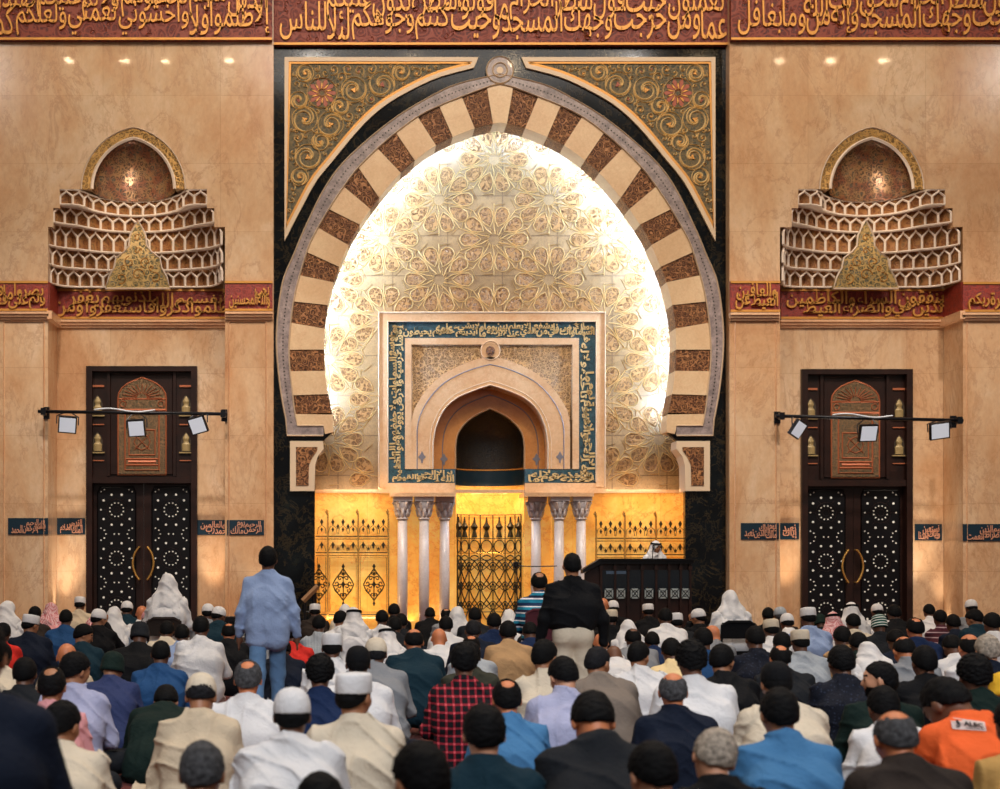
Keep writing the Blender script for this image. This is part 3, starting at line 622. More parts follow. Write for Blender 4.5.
# ------------------------------------------------------------------ doors
def door(k, dx, dy, dxr=None):
    """k: door number, dx/dy: px shift of everything measured on the left door"""
    Y = YR - .10; X = lambda q: q + dx
    e = struct(empty('door_%d' % (k + 1), (PX(X(141.5), YR), YR, 0)))
    def part(name, mat, fn, par=e):
        m = MB(); fn(m); return m.build(name, mat, par)
    fr = part('door_frame', M_WOOD, lambda m: (m.pbox(X(86), 371.01 + dy, X(92), BOT - 3, Y, .5), m.pbox(X(191), 371.01 + dy, X(197), BOT - 3, Y, .5), m.pbox(X(86), 366 + dy, X(197), 371 + dy, Y, .5), m.pbox(X(92.01), 477 + dy, X(190.99), 483 + dy, Y + .03, .35)))
    Y = YR - .10 + .08; X = lambda q: q + dx * (713.5 / 716)
    tr = part('transom_panel', M_WOOD, lambda m: (m.pbox(X(92), 370 + dy, X(191), 478 + dy, Y + .05, .07), m.pribbon([(X(110), 374 + dy), (X(173), 374 + dy), (X(173), 474 + dy), (X(110), 474 + dy)], Y + .05, 2, .04, True), m.pbox(X(107), 371 + dy, X(110), 476 + dy, Y, .06), m.pbox(X(173), 371 + dy, X(176), 476 + dy, Y, .06)))
    hf = [(24, 398), (23.2, 393), (20, 388), (14.5, 383.5), (8, 380.5), (0, 377.5)]; ap = [(X(142) + a_, b_ + dy) for a_, b_ in hf] + [(X(142) - a_, b_ + dy) for a_, b_ in hf[::-1][1:]] + [(X(118), 475 + dy), (X(166), 475 + dy)]
    part('arched_lattice', M_COPPER, lambda m: m.pprism(ap, Y + .03, .03), tr)
    def cl(m):
        m.pribbon(ap, Y + .03, 1.6, .02, True)
        m.pribbon([(X(118), 399 + dy), (X(166), 399 + dy)], Y + .03, 1.4, .02); m.pribbon([(X(118), 410 + dy), (X(166), 410 + dy)], Y + .03, 2.4, .02)
        for q in range(13):
            t = math.pi * q / 12; m.pribbon([(X(142) + 5 * math.cos(t), 398 + dy - 4.5 * math.sin(t)), (X(142) + 20 * math.cos(t), 398 + dy - 14 * math.sin(t))], Y + .03, .8, .02)
        for r_ in ((125, 414, 159, 470), (129, 430, 155, 455), (126, 459, 158, 465)): m.pribbon([(X(r_[0]), r_[1] + dy), (X(r_[2]), r_[1] + dy), (X(r_[2]), r_[3] + dy), (X(r_[0]), r_[3] + dy)], Y + .03, 1.8, .02, True)
        for q in (123, 161): m.pribbon(circ(X(q), 404 + dy, 3, 12), Y + .03, 1, .02, True)
        m.pribbon([(X(128), 462 + dy), (X(156), 462 + dy)], Y + .03, 3, .02); m.pribbon(circ(X(142), 442 + dy, 8, 8), Y + .03, 1, .02, True); m.pribbon([(X(134), 434 + dy), (X(150), 450 + dy)], Y + .03, .9, .02); m.pribbon([(X(150), 434 + dy), (X(134), 450 + dy)], Y + .03, .9, .02)
    part('copper_strapwork', M_COPPERL, cl, tr)
    for qx in (97.5, 186):
        for qy in (404, 441):
            def nn(m, qx=qx, qy=qy):
                m.pprism([(X(qx) - 5, qy + 11 + dy), (X(qx) - 5, qy + dy), (X(qx) - 3.5, qy - 5 + dy), (X(qx), qy - 9 + dy), (X(qx) + 3.5, qy - 5 + dy), (X(qx) + 5, qy + dy), (X(qx) + 5, qy + 11 + dy)], Y + .035, .02)
            n_ = part('arched_niche', plain('niche_shade', S(60, 48, 32), .5), nn, tr)
            part('vase_ornament', plain('dull_gold', S(150, 128, 84), .5, .2), lambda m: (m.lathe((PX(X(qx), Y), Y + .02, PZ(qy + 10 + dy, Y)), [(.085, 0), (.09, .14), (.06, .17), (.05, .2), (.07, .26), (.03, .34), (.015, .36)], 12, 1, .4), m.pbox(X(qx) - 7, qy + 11 + dy, X(qx) + 7, qy + 12.2 + dy, Y, .06)), n_)
        for qy in (386, 424, 460): part('copper_shelf', M_COPPERL, lambda m: m.pbox(X(qx) - 6.5, qy + dy - (1 if qy == 386 else 0), X(qx) + 6.5, qy + 1 + dy, Y + .02, .04), tr)
    Y = YR - .10 + .20; X = lambda q: q + dx * (709.5 / 716)
    for j, (l0, l1, cxp) in enumerate(((90, 143.5, 116.6), (144, 199, 171))):
        lf = part('door_leaf', M_WOOD, lambda m: (m.pbox(X(l0), 483 + dy, X(l1), BOT - 3, Y + .02, .08),))
        b0, b1 = (cxp - 19, cxp + 19)
        cut = [(X(b0 + 2), 487 + dy), (X(b1 - 2), 487 + dy), (X(b1 - 1.5), 490 + dy), (X(b1), 492 + dy), (X(b1), 497 + dy), (X(b1), BOT - 12), (X(b0), BOT - 12), (X(b0), 497 + dy), (X(b0), 492 + dy), (X(b0 + 1.5), 490 + dy)]
        part('inlaid_panel', M_WOODD, lambda m: (m.pprism(cut, Y, .04), m.pribbon(cut, Y, 1.2, .02, True)), lf)
        def dots(m):
            for v_ in range(-1, 4):
                cy = 509.7 + 48.5 * v_ + dy
                L = [(6.9 * math.sin(2 * math.pi * (i + .5) / 12), 6.9 * math.cos(2 * math.pi * (i + .5) / 12), .75) for i in range(12)]
                for sx in (-1, 1):
                    L += [(sx * 5, -15, 1.25), (sx * 5, 15, 1.25), (sx * 13, -9.3, 1.25), (sx * 13, 9.3, 1.25), (sx * 15.6, 0, .9), (sx * 2.3, 24.3, .8), (sx * 12.3, 20.5, .75), (sx * 10.8, 24.3, .75), (sx * 12.3, 28.4, .75), (sx * 15.6, 18.5, .8), (sx * 15.6, 30.5, .8)]
                for ox, oy, r_ in L:
                    if 488 + dy < cy + oy < BOT - 14:
                        ang = math.atan2(oy, ox) if r_ < .8 else 0
                        m.pprism([(X(cxp) + ox + r_ * math.cos(ang + t) * (1.3 if (i % 4 == 0 and r_ < .8) else 1) if r_ < .8 else X(cxp) + ox + r_ * math.cos(t), cy + oy + r_ * math.sin(ang + t)) for i, t in enumerate(np.linspace(0, 2 * math.pi, 7)[:-1])], Y - .008, .01, False)
        part('pearl_inlay', M_PEARL, dots, lf)
        def lines(m):
            for v_ in range(-1, 4):
                cy = 509.7 + 48.5 * v_ + dy
                if 500 + dy < cy < BOT - 20:
                    for r_, n_ in ((3.6, 6), (10.5, 12)): m.pribbon(circ(X(cxp), cy, r_, n_), Y, .35, .006, True)
                    for q in range(6): t = q * math.pi / 3; m.pribbon([(X(cxp) + 10 * math.cos(t), cy + 10 * math.sin(t)), (X(cxp) + 17 * math.cos(t), cy + 14 * math.sin(t))], Y, .35, .006)
        part('lattice_lines', M_WOOD, lines, lf)
        hx = [139, 135, 133.2, 132.8, 133.6, 136, 139] if j == 0 else [147.5, 151.5, 153.2, 153.6, 152.8, 150.5, 147.5]
        def hd(m):
            pts = smooth_line(list(zip([X(h) for h in hx], [547 + dy, 553 + dy, 559 + dy, 564 + dy, 569 + dy, 575 + dy, 579.5 + dy])), 16)
            vv = [P(a_, b_, Y - .12) for a_, b_ in pts]; m.tube(vv, .022, 8); m.tube([vv[0], vv[0] + Vector((0, .14, 0))], .018, 6); m.tube([vv[-1], vv[-1] + Vector((0, .14, 0))], .018, 6)
        part('door_handle', M_BRASS, hd, lf)
    return e
door(0, 0, 0); door(1, 716, 3)

# ------------------------------------------------------------------ framed mihrab
YM = 29.42; mx = 492.2
mih = tag(empty('mihrab', (PX(mx, YM), YM, 0)), 'square framed mihrab with blue calligraphy border and dark pointed niche, inside the great arch', 'mihrab')
def mp(name, mat, fn, par=mih, smooth=False):
    m = MB(); fn(m); return m.build(name, mat, par, smooth)
def frame4(m, x0, y0, x1, y1, t, Y, d, bottom=True, tb=None):
    m.pbox(x0, y0, x0 + t, y1, Y, d); m.pbox(x1 - t, y0, x1, y1, Y, d); m.pbox(x0 + t, y0, x1 - t, y0 + t, Y, d)
    if bottom: m.pbox(x0 + t, y1 - (tb or t), x1 - t, y1, Y, d)
nl, nr = 455.5, 524.5                                 # dark niche
outer_frame = mp('marble_frame', M_PEACH, lambda m: (frame4(m, 378, 311.5, 606, 487, 10, YM - .06, .2, False), m.pbox(378, 483, 455, 493, YM - .04, .2), m.pbox(525, 483, 606, 493, YM - .04, .2)))
mp('frame_edge', M_PALE, lambda m: (m.pribbon([(379, 487), (379, 312.5), (605, 312.5), (605, 487)], YM - .06, 1.6, .03), m.pribbon([(388, 482), (388, 321.5), (596, 321.5), (596, 482)], YM - .06, 1.2, .03)), outer_frame)
bl = mp('blue_border', M_BLUE, lambda m: (m.pbox(388, 321, 405, 483, YM - .02, .15), m.pbox(579, 321, 596, 483, YM - .02, .15), m.pbox(405, 321, 579, 338, YM - .02, .15), m.pbox(405, 469, 455, 483, YM - .02, .15), m.pbox(525, 469, 579, 483, YM - .02, .15)))
KURSI = 'الله لا إله إلا هو الحي القيوم لا تأخذه سنة ولا نوم له ما في السماوات وما في الأرض من ذا الذي يشفع عنده إلا بإذنه يعلم ما بين أيديهم وما خلفهم ولا يحيطون بشيء من علمه إلا بما شاء وسع كرسيه السماوات والأرض ولا يؤوده حفظهما وهو العلي العظيم'.split()
def callig(m):
    Yl = YM - .02; pitch = YM / F
    write_rtl(m, ' '.join(KURSI[15:37]), PX(389.5, Yl), PX(594.5, Yl), PZ(337, Yl), PZ(322.5, Yl), Yl, .02, .03)
    def turned(cx, ccw):                              # write along a vertical strip
        c = P(cx, 403, Yl)
        def xf(p):
            u, v = p[0], p[2]
            return (c.x - v, p[1], c.z + u) if ccw else (c.x + v, p[1], c.z - u)
        return xf
    L = 79 * pitch
    write_rtl(m, ' '.join(KURSI[:15]), -L, L, -7.2 * pitch, 7.2 * pitch, Yl, .02, .03, True, turned(587.5, False))
    write_rtl(m, ' '.join(KURSI[37:]), -L, L, -7.2 * pitch, 7.2 * pitch, Yl, .02, .03, True, turned(396.5, True))
    for a_, b_, t_ in ((390, 454, ' '.join(KURSI[:7])), (526, 594, ' '.join(KURSI[7:14]))): write_rtl(m, t_, PX(a_, Yl), PX(b_, Yl), PZ(482, Yl), PZ(470, Yl), Yl, .02, .03)
mp('gilt_calligraphy', M_GILTL, callig, bl)
inner = mp('stone_inner_frame', M_PEACH, lambda m: frame4(m, 405, 338, 579, 469, 6.5, YM - .05, .2, False))
O1 = [(412, 420)] + pointed(490, 79, 418, 359, 18)[::-1][1:-1] + [(568, 420)]       # outer arch edge of ring (px)
ring_o = [(411, 469), (411, 425)] + smooth_line([(411, 425), (414, 410), (425, 392), (441, 376), (459, 366), (475, 360), (490, 356.5)], 16)[1:]
ring_o = ring_o + [(2 * 490.5 - x, y) for x, y in ring_o[::-1][1:]]
ring_i = [(433, 469), (433, 445)] + smooth_line([(433, 445), (435.5, 428), (443, 411), (455, 399), (472, 391), (490, 385)], 16)[1:]
ring_i = ring_i + [(2 * 490.5 - x, y) for x, y in ring_i[::-1][1:]]
dark_o = [(455.5, 469), (455.5, 447)] + smooth_line([(455.5, 447), (457, 436), (462, 427), (470, 419), (480, 413), (490, 408.5)], 16)[1:]
dark_o = dark_o + [(2 * 490 - x, y) for x, y in dark_o[::-1][1:]]
mp('carved_spandrels', M_FINE, lambda m: m.pprism([(411.5, 344.5), (572.5, 344.5)] + ring_o[::-1][1:-1] , YM + .01, .1))
mp('carving_edge', M_PALE, lambda m: m.pribbon([(412, 420), (412, 345), (572, 345), (572, 420)], YM - .0, 1, .02), inner)
mp('central_boss', M_PEACH, lambda m: (m.pprism(circ(490.5, 350.5, 10), YM - .04, .1), m.pribbon(circ(490.5, 350.5, 9.4), YM - .04, 1.4, .03, True)))
mp('boss_eye', M_CARVE, lambda m: (m.pprism(circ(490.5, 350.5, 4.5), YM - .07, .05), m.pprism(circ(490.5, 350.5, 2.5), YM - .1, .05)))
def arc_band(m, A, B, Y, d):
    m.band(A, B, Y, d)
ao = mp('outer_arch_ring', M_PEACH, lambda m: arc_band(m, ring_o, ring_i, YM - .04, .5))
def insetl(A, B, f): return [(a[0] * (1 - f) + b[0] * f, a[1] * (1 - f) + b[1] * f) for a, b in zip(A, B)]
GREYL = plain('grey_inlay', S(120, 118, 128), .4)
mp('grey_inlay_line', GREYL, lambda m: m.pribbon(insetl(ring_o, ring_i, .28), YM - .042, 1.1, .008), ao)
mp('inner_lip', M_PALE, lambda m: (m.pribbon(ring_i, YM - .04, 1.5, .04), m.pribbon(insetl(ring_o, ring_i, .86), YM - .042, .8, .01)), ao)
YM2 = YM + .45; sc2 = lambda pp: pp
ring_i2 = [(432, 469)] + ring_i[1:-1] + [(549, 469)]
ai = mp('inner_arch_ring', M_PEACHWARM, lambda m: arc_band(m, [(a - 0 if a > 490 else a, b - 0) for a, b in insetl(ring_i, dark_o, -.12)], dark_o, YM2, .5))
mp('grey_inlay_line', GREYL, lambda m: m.pribbon(insetl(ring_i, dark_o, .42), YM2 - .002, 1.0, .008), ai)
mp('inner_lip', M_PALE, lambda m: m.pribbon(dark_o, YM2, 1.6, .04), ai)
def fleuron(m, x, y, Y):
    m.pprism([(x, y - 6), (x + 2, y - 2), (x + 4, y), (x + 1.2, y + 2.5), (x + .6, y + 6), (x - .6, y + 6), (x - 1.2, y + 2.5), (x - 4, y), (x - 2, y - 2)], Y, .02)
for x, Y in ((422, YM - .05), (560, YM - .05)): mp('grey_fleuron', GREYL, lambda m: fleuron(m, x, 457, Y), ao)
for x in (444, 536.5): mp('grey_fleuron', GREYL, lambda m: fleuron(m, x, 459, YM2 - .015), ai)
# dark recess: half cylinder with a pointed half dome
def recess(m):
    c = P(490, 469, YM2); wm = 34.5 * YM2 / F; L = []
    for (x, y) in dark_o[:17]:
        w_ = abs(PX(x, YM2) - c.x); z = PZ(y, YM2); L.append([(c.x - w_ * math.cos(f), YM2 + .05 + .95 * w_ * math.sin(f), z) for f in np.linspace(0, math.pi, 25)])
    m.add([p for r_ in L for p in r_], [(a * 25 + b, a * 25 + b + 1, a * 25 + 26 + b, a * 25 + 25 + b) for a in range(len(L) - 1) for b in range(24)])
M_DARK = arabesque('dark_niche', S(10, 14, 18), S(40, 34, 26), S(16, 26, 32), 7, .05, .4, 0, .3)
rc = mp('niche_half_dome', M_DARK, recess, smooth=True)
def cyl(m, y0, y1, r=34.5, Y=YM2):
    c = P(490, 469, Y); w_ = r * Y / F; a_ = [(c.x - w_ * math.cos(f), Y + .05 + .95 * w_ * math.sin(f)) for f in np.linspace(0, math.pi, 25)]
    m.add([(x, yy, PZ(y0, Y)) for x, yy in a_] + [(x, yy, PZ(y1, Y)) for x, yy in a_], [(b, b + 1, 26 + b, 25 + b) for b in range(24)])
mp('niche_blue_band', M_BLUEDARK, lambda m: cyl(m, 468, 484.5), smooth=True)
mp('niche_gilt_fillet', M_GILT, lambda m: cyl(m, 467.2, 468.6, 34.0), rc)
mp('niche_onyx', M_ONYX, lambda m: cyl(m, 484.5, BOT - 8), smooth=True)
mp('sun_motif', plain('bronze_dim', S(92, 74, 50), .5), lambda m: ([m.pribbon(circ(490, 462, r_, 24)[12:25], YM2 + .9, .9, .02) for r_ in (4, 7)] and None) or [m.pribbon([(490 + 8 * math.cos(t), 462 + 8 * math.sin(t)), (490 + 17 * math.cos(t), 462 + 14 * math.sin(t))], YM2 + .85, .5, .02) for t in np.linspace(math.pi, 2 * math.pi, 13)] and None, rc)
for s_, (x0, x1) in enumerate(((388, 455), (525, 594))):   # piers behind the columns
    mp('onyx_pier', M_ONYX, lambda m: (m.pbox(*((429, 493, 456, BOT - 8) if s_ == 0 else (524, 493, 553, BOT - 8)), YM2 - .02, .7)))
# columns
M_COL = M_WHITE
def column(px, Y, label):
    e = tag(empty('marble_column', (PX(px, Y), Y, 0)), label, 'column', 'white marble columns of the mihrab')
    x = PX(px, Y); zt = PZ(496, YM - .04); zc = PZ(520, YM); r = .135
    m = MB(); m.lathe((x, Y, 0), [(.18, 0), (.18, .1), (.14, .13), (.15, .2), (.11, .24)], 20); m.build('column_base', M_COL, e, True)
    m = MB(); m.lathe((x, Y, 0), [(.105, .24), (.108, 1.2), (.098, zc)], 20); m.build('shaft', M_COL, e, True)
    m = MB(); m.lathe((x, Y, zc), [(.12, 0), (.125, .03), (.1, .05), (.11, .12), (.14, .25), (.19, .36), (.17, .38)], 20)
    for row, (z0, z1, r0, r1) in enumerate(((.06, .22, .105, .15), (.18, .37, .13, .20))):
        for q in range(8):
            a = 2 * math.pi * (q + .5 * row) / 8; ca, sa = math.cos(a), math.sin(a)
            pts = [Vector((x + ca * r0, Y + sa * r0, zc + z0)), Vector((x + ca * (r0 + .03), Y + sa * (r0 + .03), zc + (z0 + z1) / 2)), Vector((x + ca * (r1 + .01), Y + sa * (r1 + .01), zc + z1)), Vector((x + ca * (r1 + .035), Y + sa * (r1 + .035), zc + z1 - .03))]
            m.tube(pts, [.035, .035, .025, .01], 6)
    m.build('leafy_capital', M_COL, e, True)
    m = MB(); m.box((x - .2, Y - .2, zc + .38), (x + .2, Y + .2, zt + .04)); m.box((x - .22, Y - .22, zt - .02), (x + .22, Y + .22, zt + .04)); m.build('abacus', M_COL, e)
for i, (px, Y, l) in enumerate(((402.5, 29.2, 'white marble column, outermost on the left side of the mihrab'), (424, 29.2, 'white marble column, middle one of three left of the mihrab'), (444.5, 29.45, 'white marble column nearest the mihrab niche on its left'),
                             (536, 29.45, 'white marble column nearest the mihrab niche on its right'), (559, 29.2, 'white marble column, middle one of three right of the mihrab'), (581, 29.2, 'white marble column, outermost on the right side of the mihrab'))): column(px, Y, l)
m = MB(); m.pbox(390, 492.6, 456, 496.5, YM - .5, .8); m.pbox(524, 492.6, 594, 496.5, YM - .5, .8); m.build('column_entablature', M_PEACH, mih)

# ------------------------------------------------------------------ bronze grilles
def finial(m, x, y, Y, s=1.0, w=.0):
    m.pprism([(x, y - 3.6 * s), (x + 1.1 * s, y - 1.6 * s), (x + 1.9 * s, y), (x + 1.0 * s, y + 1.4 * s), (x + .5 * s, y + 3.2 * s), (x - .5 * s, y + 3.2 * s), (x - 1.0 * s, y + 1.4 * s), (x - 1.9 * s, y), (x - 1.1 * s, y - 1.6 * s)], Y, .03)
def grille(x0, x1, posts, label, dy, meds):
    Y = YG - .12; e = tag(empty('bronze_grille', (PX((x0 + x1) / 2, Y), Y, 0)), label, 'grille', 'bronze grilles in front of the onyx wall')
    for p_ in posts:
        m = MB(); m.pbox(p_ - .9, 513 + dy, p_ + .9, BOT - 8, Y - .02, .05); finial(m, p_ - 1, 512 + dy, Y - .02, .9); m.build('post', M_BRASS, e)
    for y in (535.8, 538.6, 552.2, 555, 614):
        m = MB(); m.pbox(x0, y + dy, x1, y + dy + 1, Y, .03); m.build('rail', M_BRASS if y in (538.6, 555) else M_IRON, e)
    pp = [x0] + list(posts) + [x1]
    for a, b in zip(pp[:-1], pp[1:]):
        if b - a < 6: continue
        n = max(1, int(round((b - a) / 9.3))); m = MB()
        for q in range(n):
            x = a + (b - a) * (q + .5) / n
            finial(m, x, 522 + dy, Y, .95); finial(m, x, 529.5 + dy, Y, .7); finial(m, x, 545 + dy, Y, 1.0)
            m.pribbon([(x - 4.4, 534 + dy), (x - 3.5, 528 + dy), (x, 525 + dy), (x + 3.5, 528 + dy), (x + 4.4, 534 + dy)], Y, .7, .02)
            m.pribbon([(x - 4.4, 551 + dy), (x - 2.2, 545 + dy), (x, 549.5 + dy), (x + 2.2, 545 + dy), (x + 4.4, 551 + dy)], Y, .7, .02)
            if q: xx = a + (b - a) * q / n; finial(m, xx, 526.5 + dy, Y, .85); finial(m, xx, 548.5 + dy, Y, .55)
        m.build('arabesque_cresting', M_IRON, e)
        m = MB(); m.pribbon([(a + 2, 557.5 + dy), (b - 2, 557.5 + dy), (b - 2, 612), (a + 2, 612)], Y, .6, .02, True); m.build('panel_border', M_IRON, e)
    for (mxx, my) in meds:
        m = MB()
        for sx in (-1, 1):
            m.pribbon([(mxx, my - 16), (mxx + sx * 4, my - 10), (mxx + sx * 8, my - 5), (mxx + sx * 10.5, my), (mxx + sx * 8, my + 6), (mxx + sx * 3.5, my + 11), (mxx, my + 16)], Y, 1.3, .02)
            for (ox, oy, r_) in ((3.2, -6, 2.6), (6.8, -1, 2.8), (3.4, 2, 2.8), (5, 6, 2.4), (2, 10, 1.8), (2, -11, 1.5)): m.pribbon([(mxx + sx * (a_ - mxx), b_) for a_, b_ in spiral(mxx + ox, my + oy, r_, ox, 1.1, 1, 14)], Y, 1.15, .02)
        m.pribbon([(mxx, my - 20), (mxx, my + 20)], Y, 1.0, .02); finial(m, mxx, my - 18, Y, .9); finial(m, mxx, my + 19, Y, .8); finial(m, mxx, my, Y, 1.1)
        m.build('leaf_medallion', M_IRON, e)
grille(315.5, 389, [327.8, 358.2, 388.4], 'bronze grille with leaf medallions left of the mihrab columns', 0, [(343.2, 584.5), (374, 584.5), (314 + 5, 584.5)])
grille(595, 685, [596.2, 625, 656.2, 685], 'bronze grille right of the mihrab, partly hidden by the dark pulpit', 2, [(610.5, 586), (640.5, 586), (670.5, 586)])
def niche_grille():
    e = tag(empty('bronze_grille', (PX(490, YM2), YM2 + .6, 0)), 'curved bronze lattice grille inside the central mihrab niche', 'grille', 'bronze grilles in front of the onyx wall')
    c = PX(490, YM2); R_ = 32.5 * YM2 / F
    def Q(u, y, d=0):                                  # u: panel coordinate -3.5..3.5
        t = u * .40; return Vector((c + (R_ - d) * math.sin(t), YM2 + .05 + .92 * (R_ - d) * math.cos(t), PZ(y, YM2)))
    for i in range(8):
        m = MB(); m.tube([Q(i - 3.5, 514), Q(i - 3.5, BOT - 8)], .012, 6); m.build('post', M_IRON, e)
    for y in (514, 538, 553, 560, 613):
        m = MB(); m.tube([Q(u, y) for u in np.arange(-3.5, 3.51, .25)], .010, 6); m.build('rail', M_BRASS if y == 553 else M_IRON, e)
    for i in range(7):
        u = i - 3; m = MB()
        m.tube([Q(u, 516), Q(u, 522), Q(u, 526), Q(u, 530), Q(u, 537)], [.012, .03, .085, .03, .07], 8)
        m.tube([Q(u + .42 * math.cos(t), 546 + 6.2 * math.sin(t)) for t in np.linspace(0, 2 * math.pi, 17)], .012, 5)
        for y0 in (555, 561, 581, 601):
            h = 6 if y0 == 555 else 20
            for s_ in (-1, 1): m.tube([Q(u, y0), Q(u + s_ * .25, y0 + h * .2), Q(u + s_ * .42, y0 + h * .5), Q(u + s_ * .2, y0 + h * .8), Q(u, y0 + h)], .014, 5)
            if h > 6:
                for s_ in (-1, 1): m.tube([Q(u + s_ * .45, y0 + 1), Q(u + s_ * .12, y0 + 5), Q(u - s_ * .3, y0 + 9.5), Q(u - s_ * .45, y0 + 3)], .013, 5)
        m.build('lattice_panel', M_IRON, e)
niche_grille()
# ------------------------------------------------------------------ lights of the place
LEDC = (.52, .71, 1.0)
YL = YC + .64                                         # lights hidden behind the arch rim, washing the gold wall
for side in (0, 1):
    for f0, f1, pw in ((.02, .20, 58), (.20, .38, 84), (.38, .54, 110), (.54, .70, 100), (.70, .84, 60), (.84, .99, 75)):
        a, b = at_frac(LI, f0), at_frac(LI, f1); 
        if side: a, b = mir([a, b])
        off = np.array([500 - (a[0] + b[0]) / 2, 300 - (a[1] + b[1]) / 2]); off = off / np.linalg.norm(off)
        A = P(a[0] - off[0] * 9, a[1] - off[1] * 9, YL); B = P(b[0] - off[0] * 9, b[1] - off[1] * 9, YL); mid = (A + B) / 2; L = (A - B).length
        l = bpy.data.lights.new('cove_light', 'AREA'); l.shape = 'RECTANGLE'; l.size = L; l.size_y = .06; l.energy = pw * .8; l.color = LEDC
        o = bpy.data.objects.new('cove_light', l); COL.objects.link(o)
        inward = Vector((off[0], 0, -off[1])); z = -(Vector((0, 1, 0)) * .62 + inward * .78).normalized(); x = (B - A).normalized(); y = z.cross(x).normalized(); x = y.cross(z).normalized()
        o.matrix_world = Matrix(((x.x, y.x, z.x, mid.x), (x.y, y.y, z.y, mid.y), (x.z, y.z, z.z, mid.z), (0, 0, 0, 1)))
AMB = (1.0, .64, .32)
for (x, z, sx, pw) in ((PX(352, YG), .35, 1.1, 60), (PX(640, YG), .35, 1.5, 60)):
    area('onyx_wall_light', (x, YG - .5, z), (x, YG + .05, 2.6), sx, .1, pw * .2, AMB)
for (x, z, pw) in ((PX(352, YG), PZ(486, YC) + .05, 14), (PX(640, YG), PZ(486, YC) + .05, 14)): area('onyx_top_light', (x, YC + .45, z), (x, YG + .05, 1.8), 1.2, .06, pw, AMB)
area('niche_light', (PX(490, YM2), YM2 + .1, PZ(489, YM2)), (PX(490, YM2), YM2 + .75, .9), 1.0, .1, 22, AMB)
for x_ in (412, 434, 548, 570): area('column_light', (PX(x_, 29.4), 29.47, .3), (PX(x_, 29.4), 29.75, 3), .1, .1, 1.2, AMB)
spot('left_wall_wash', P(45, 640, YR - .25), P(50, 400, YR), 130, WARM, 46)
for px_, Y_, pw in ((62, YR - .35, 260), (212, YR - .45, 420), (793, YR - .45, 420), (925, YR - .5, 420), (949, YR - .3, 200), (262, Y0 - .3, 90), (72, YR - .45, 150)):
    spot('floor_uplight', (PX(px_, Y_), Y_, .12), (PX(px_, Y_), Y_ + .35, 4.0), pw, (1, .84, .66), 44, .9, .05)
for ax in (133.3, 871.8): spot('niche_dome_light', (PX(ax, Y0), Y0 - 5.5, PZ(200, Y0) + .6), (PX(ax, Y0), Y0 + .3, PZ(205, Y0)), 900, WARM, 26, .9, .06)
# recessed ceiling downlights
for xx in (-8.6, -6.8, -5.5, -3.5, -.8, 2.4, 5.6, 8.8, 11.6, 14.1, 15.7, 17.4):
    for yy in (11.35, 17.5):
        dl = MB(); dl.lathe((xx, yy, 17.55), [(.17, .0), (.17, .045)], 16)
        e = tag(dl.build('ceiling_downlight', plain('chrome', S(180, 178, 172), .3, .8)), 'round recessed downlight in the plaster ceiling', 'light', 'ceiling downlights')
        g_ = MB(); g_.lathe((xx, yy, 17.535), [(.12, 0), (.12, .014)], 14); g_.build('lens', plain('lamp_glow', S(255, 222, 176), .5, emit=330), e)

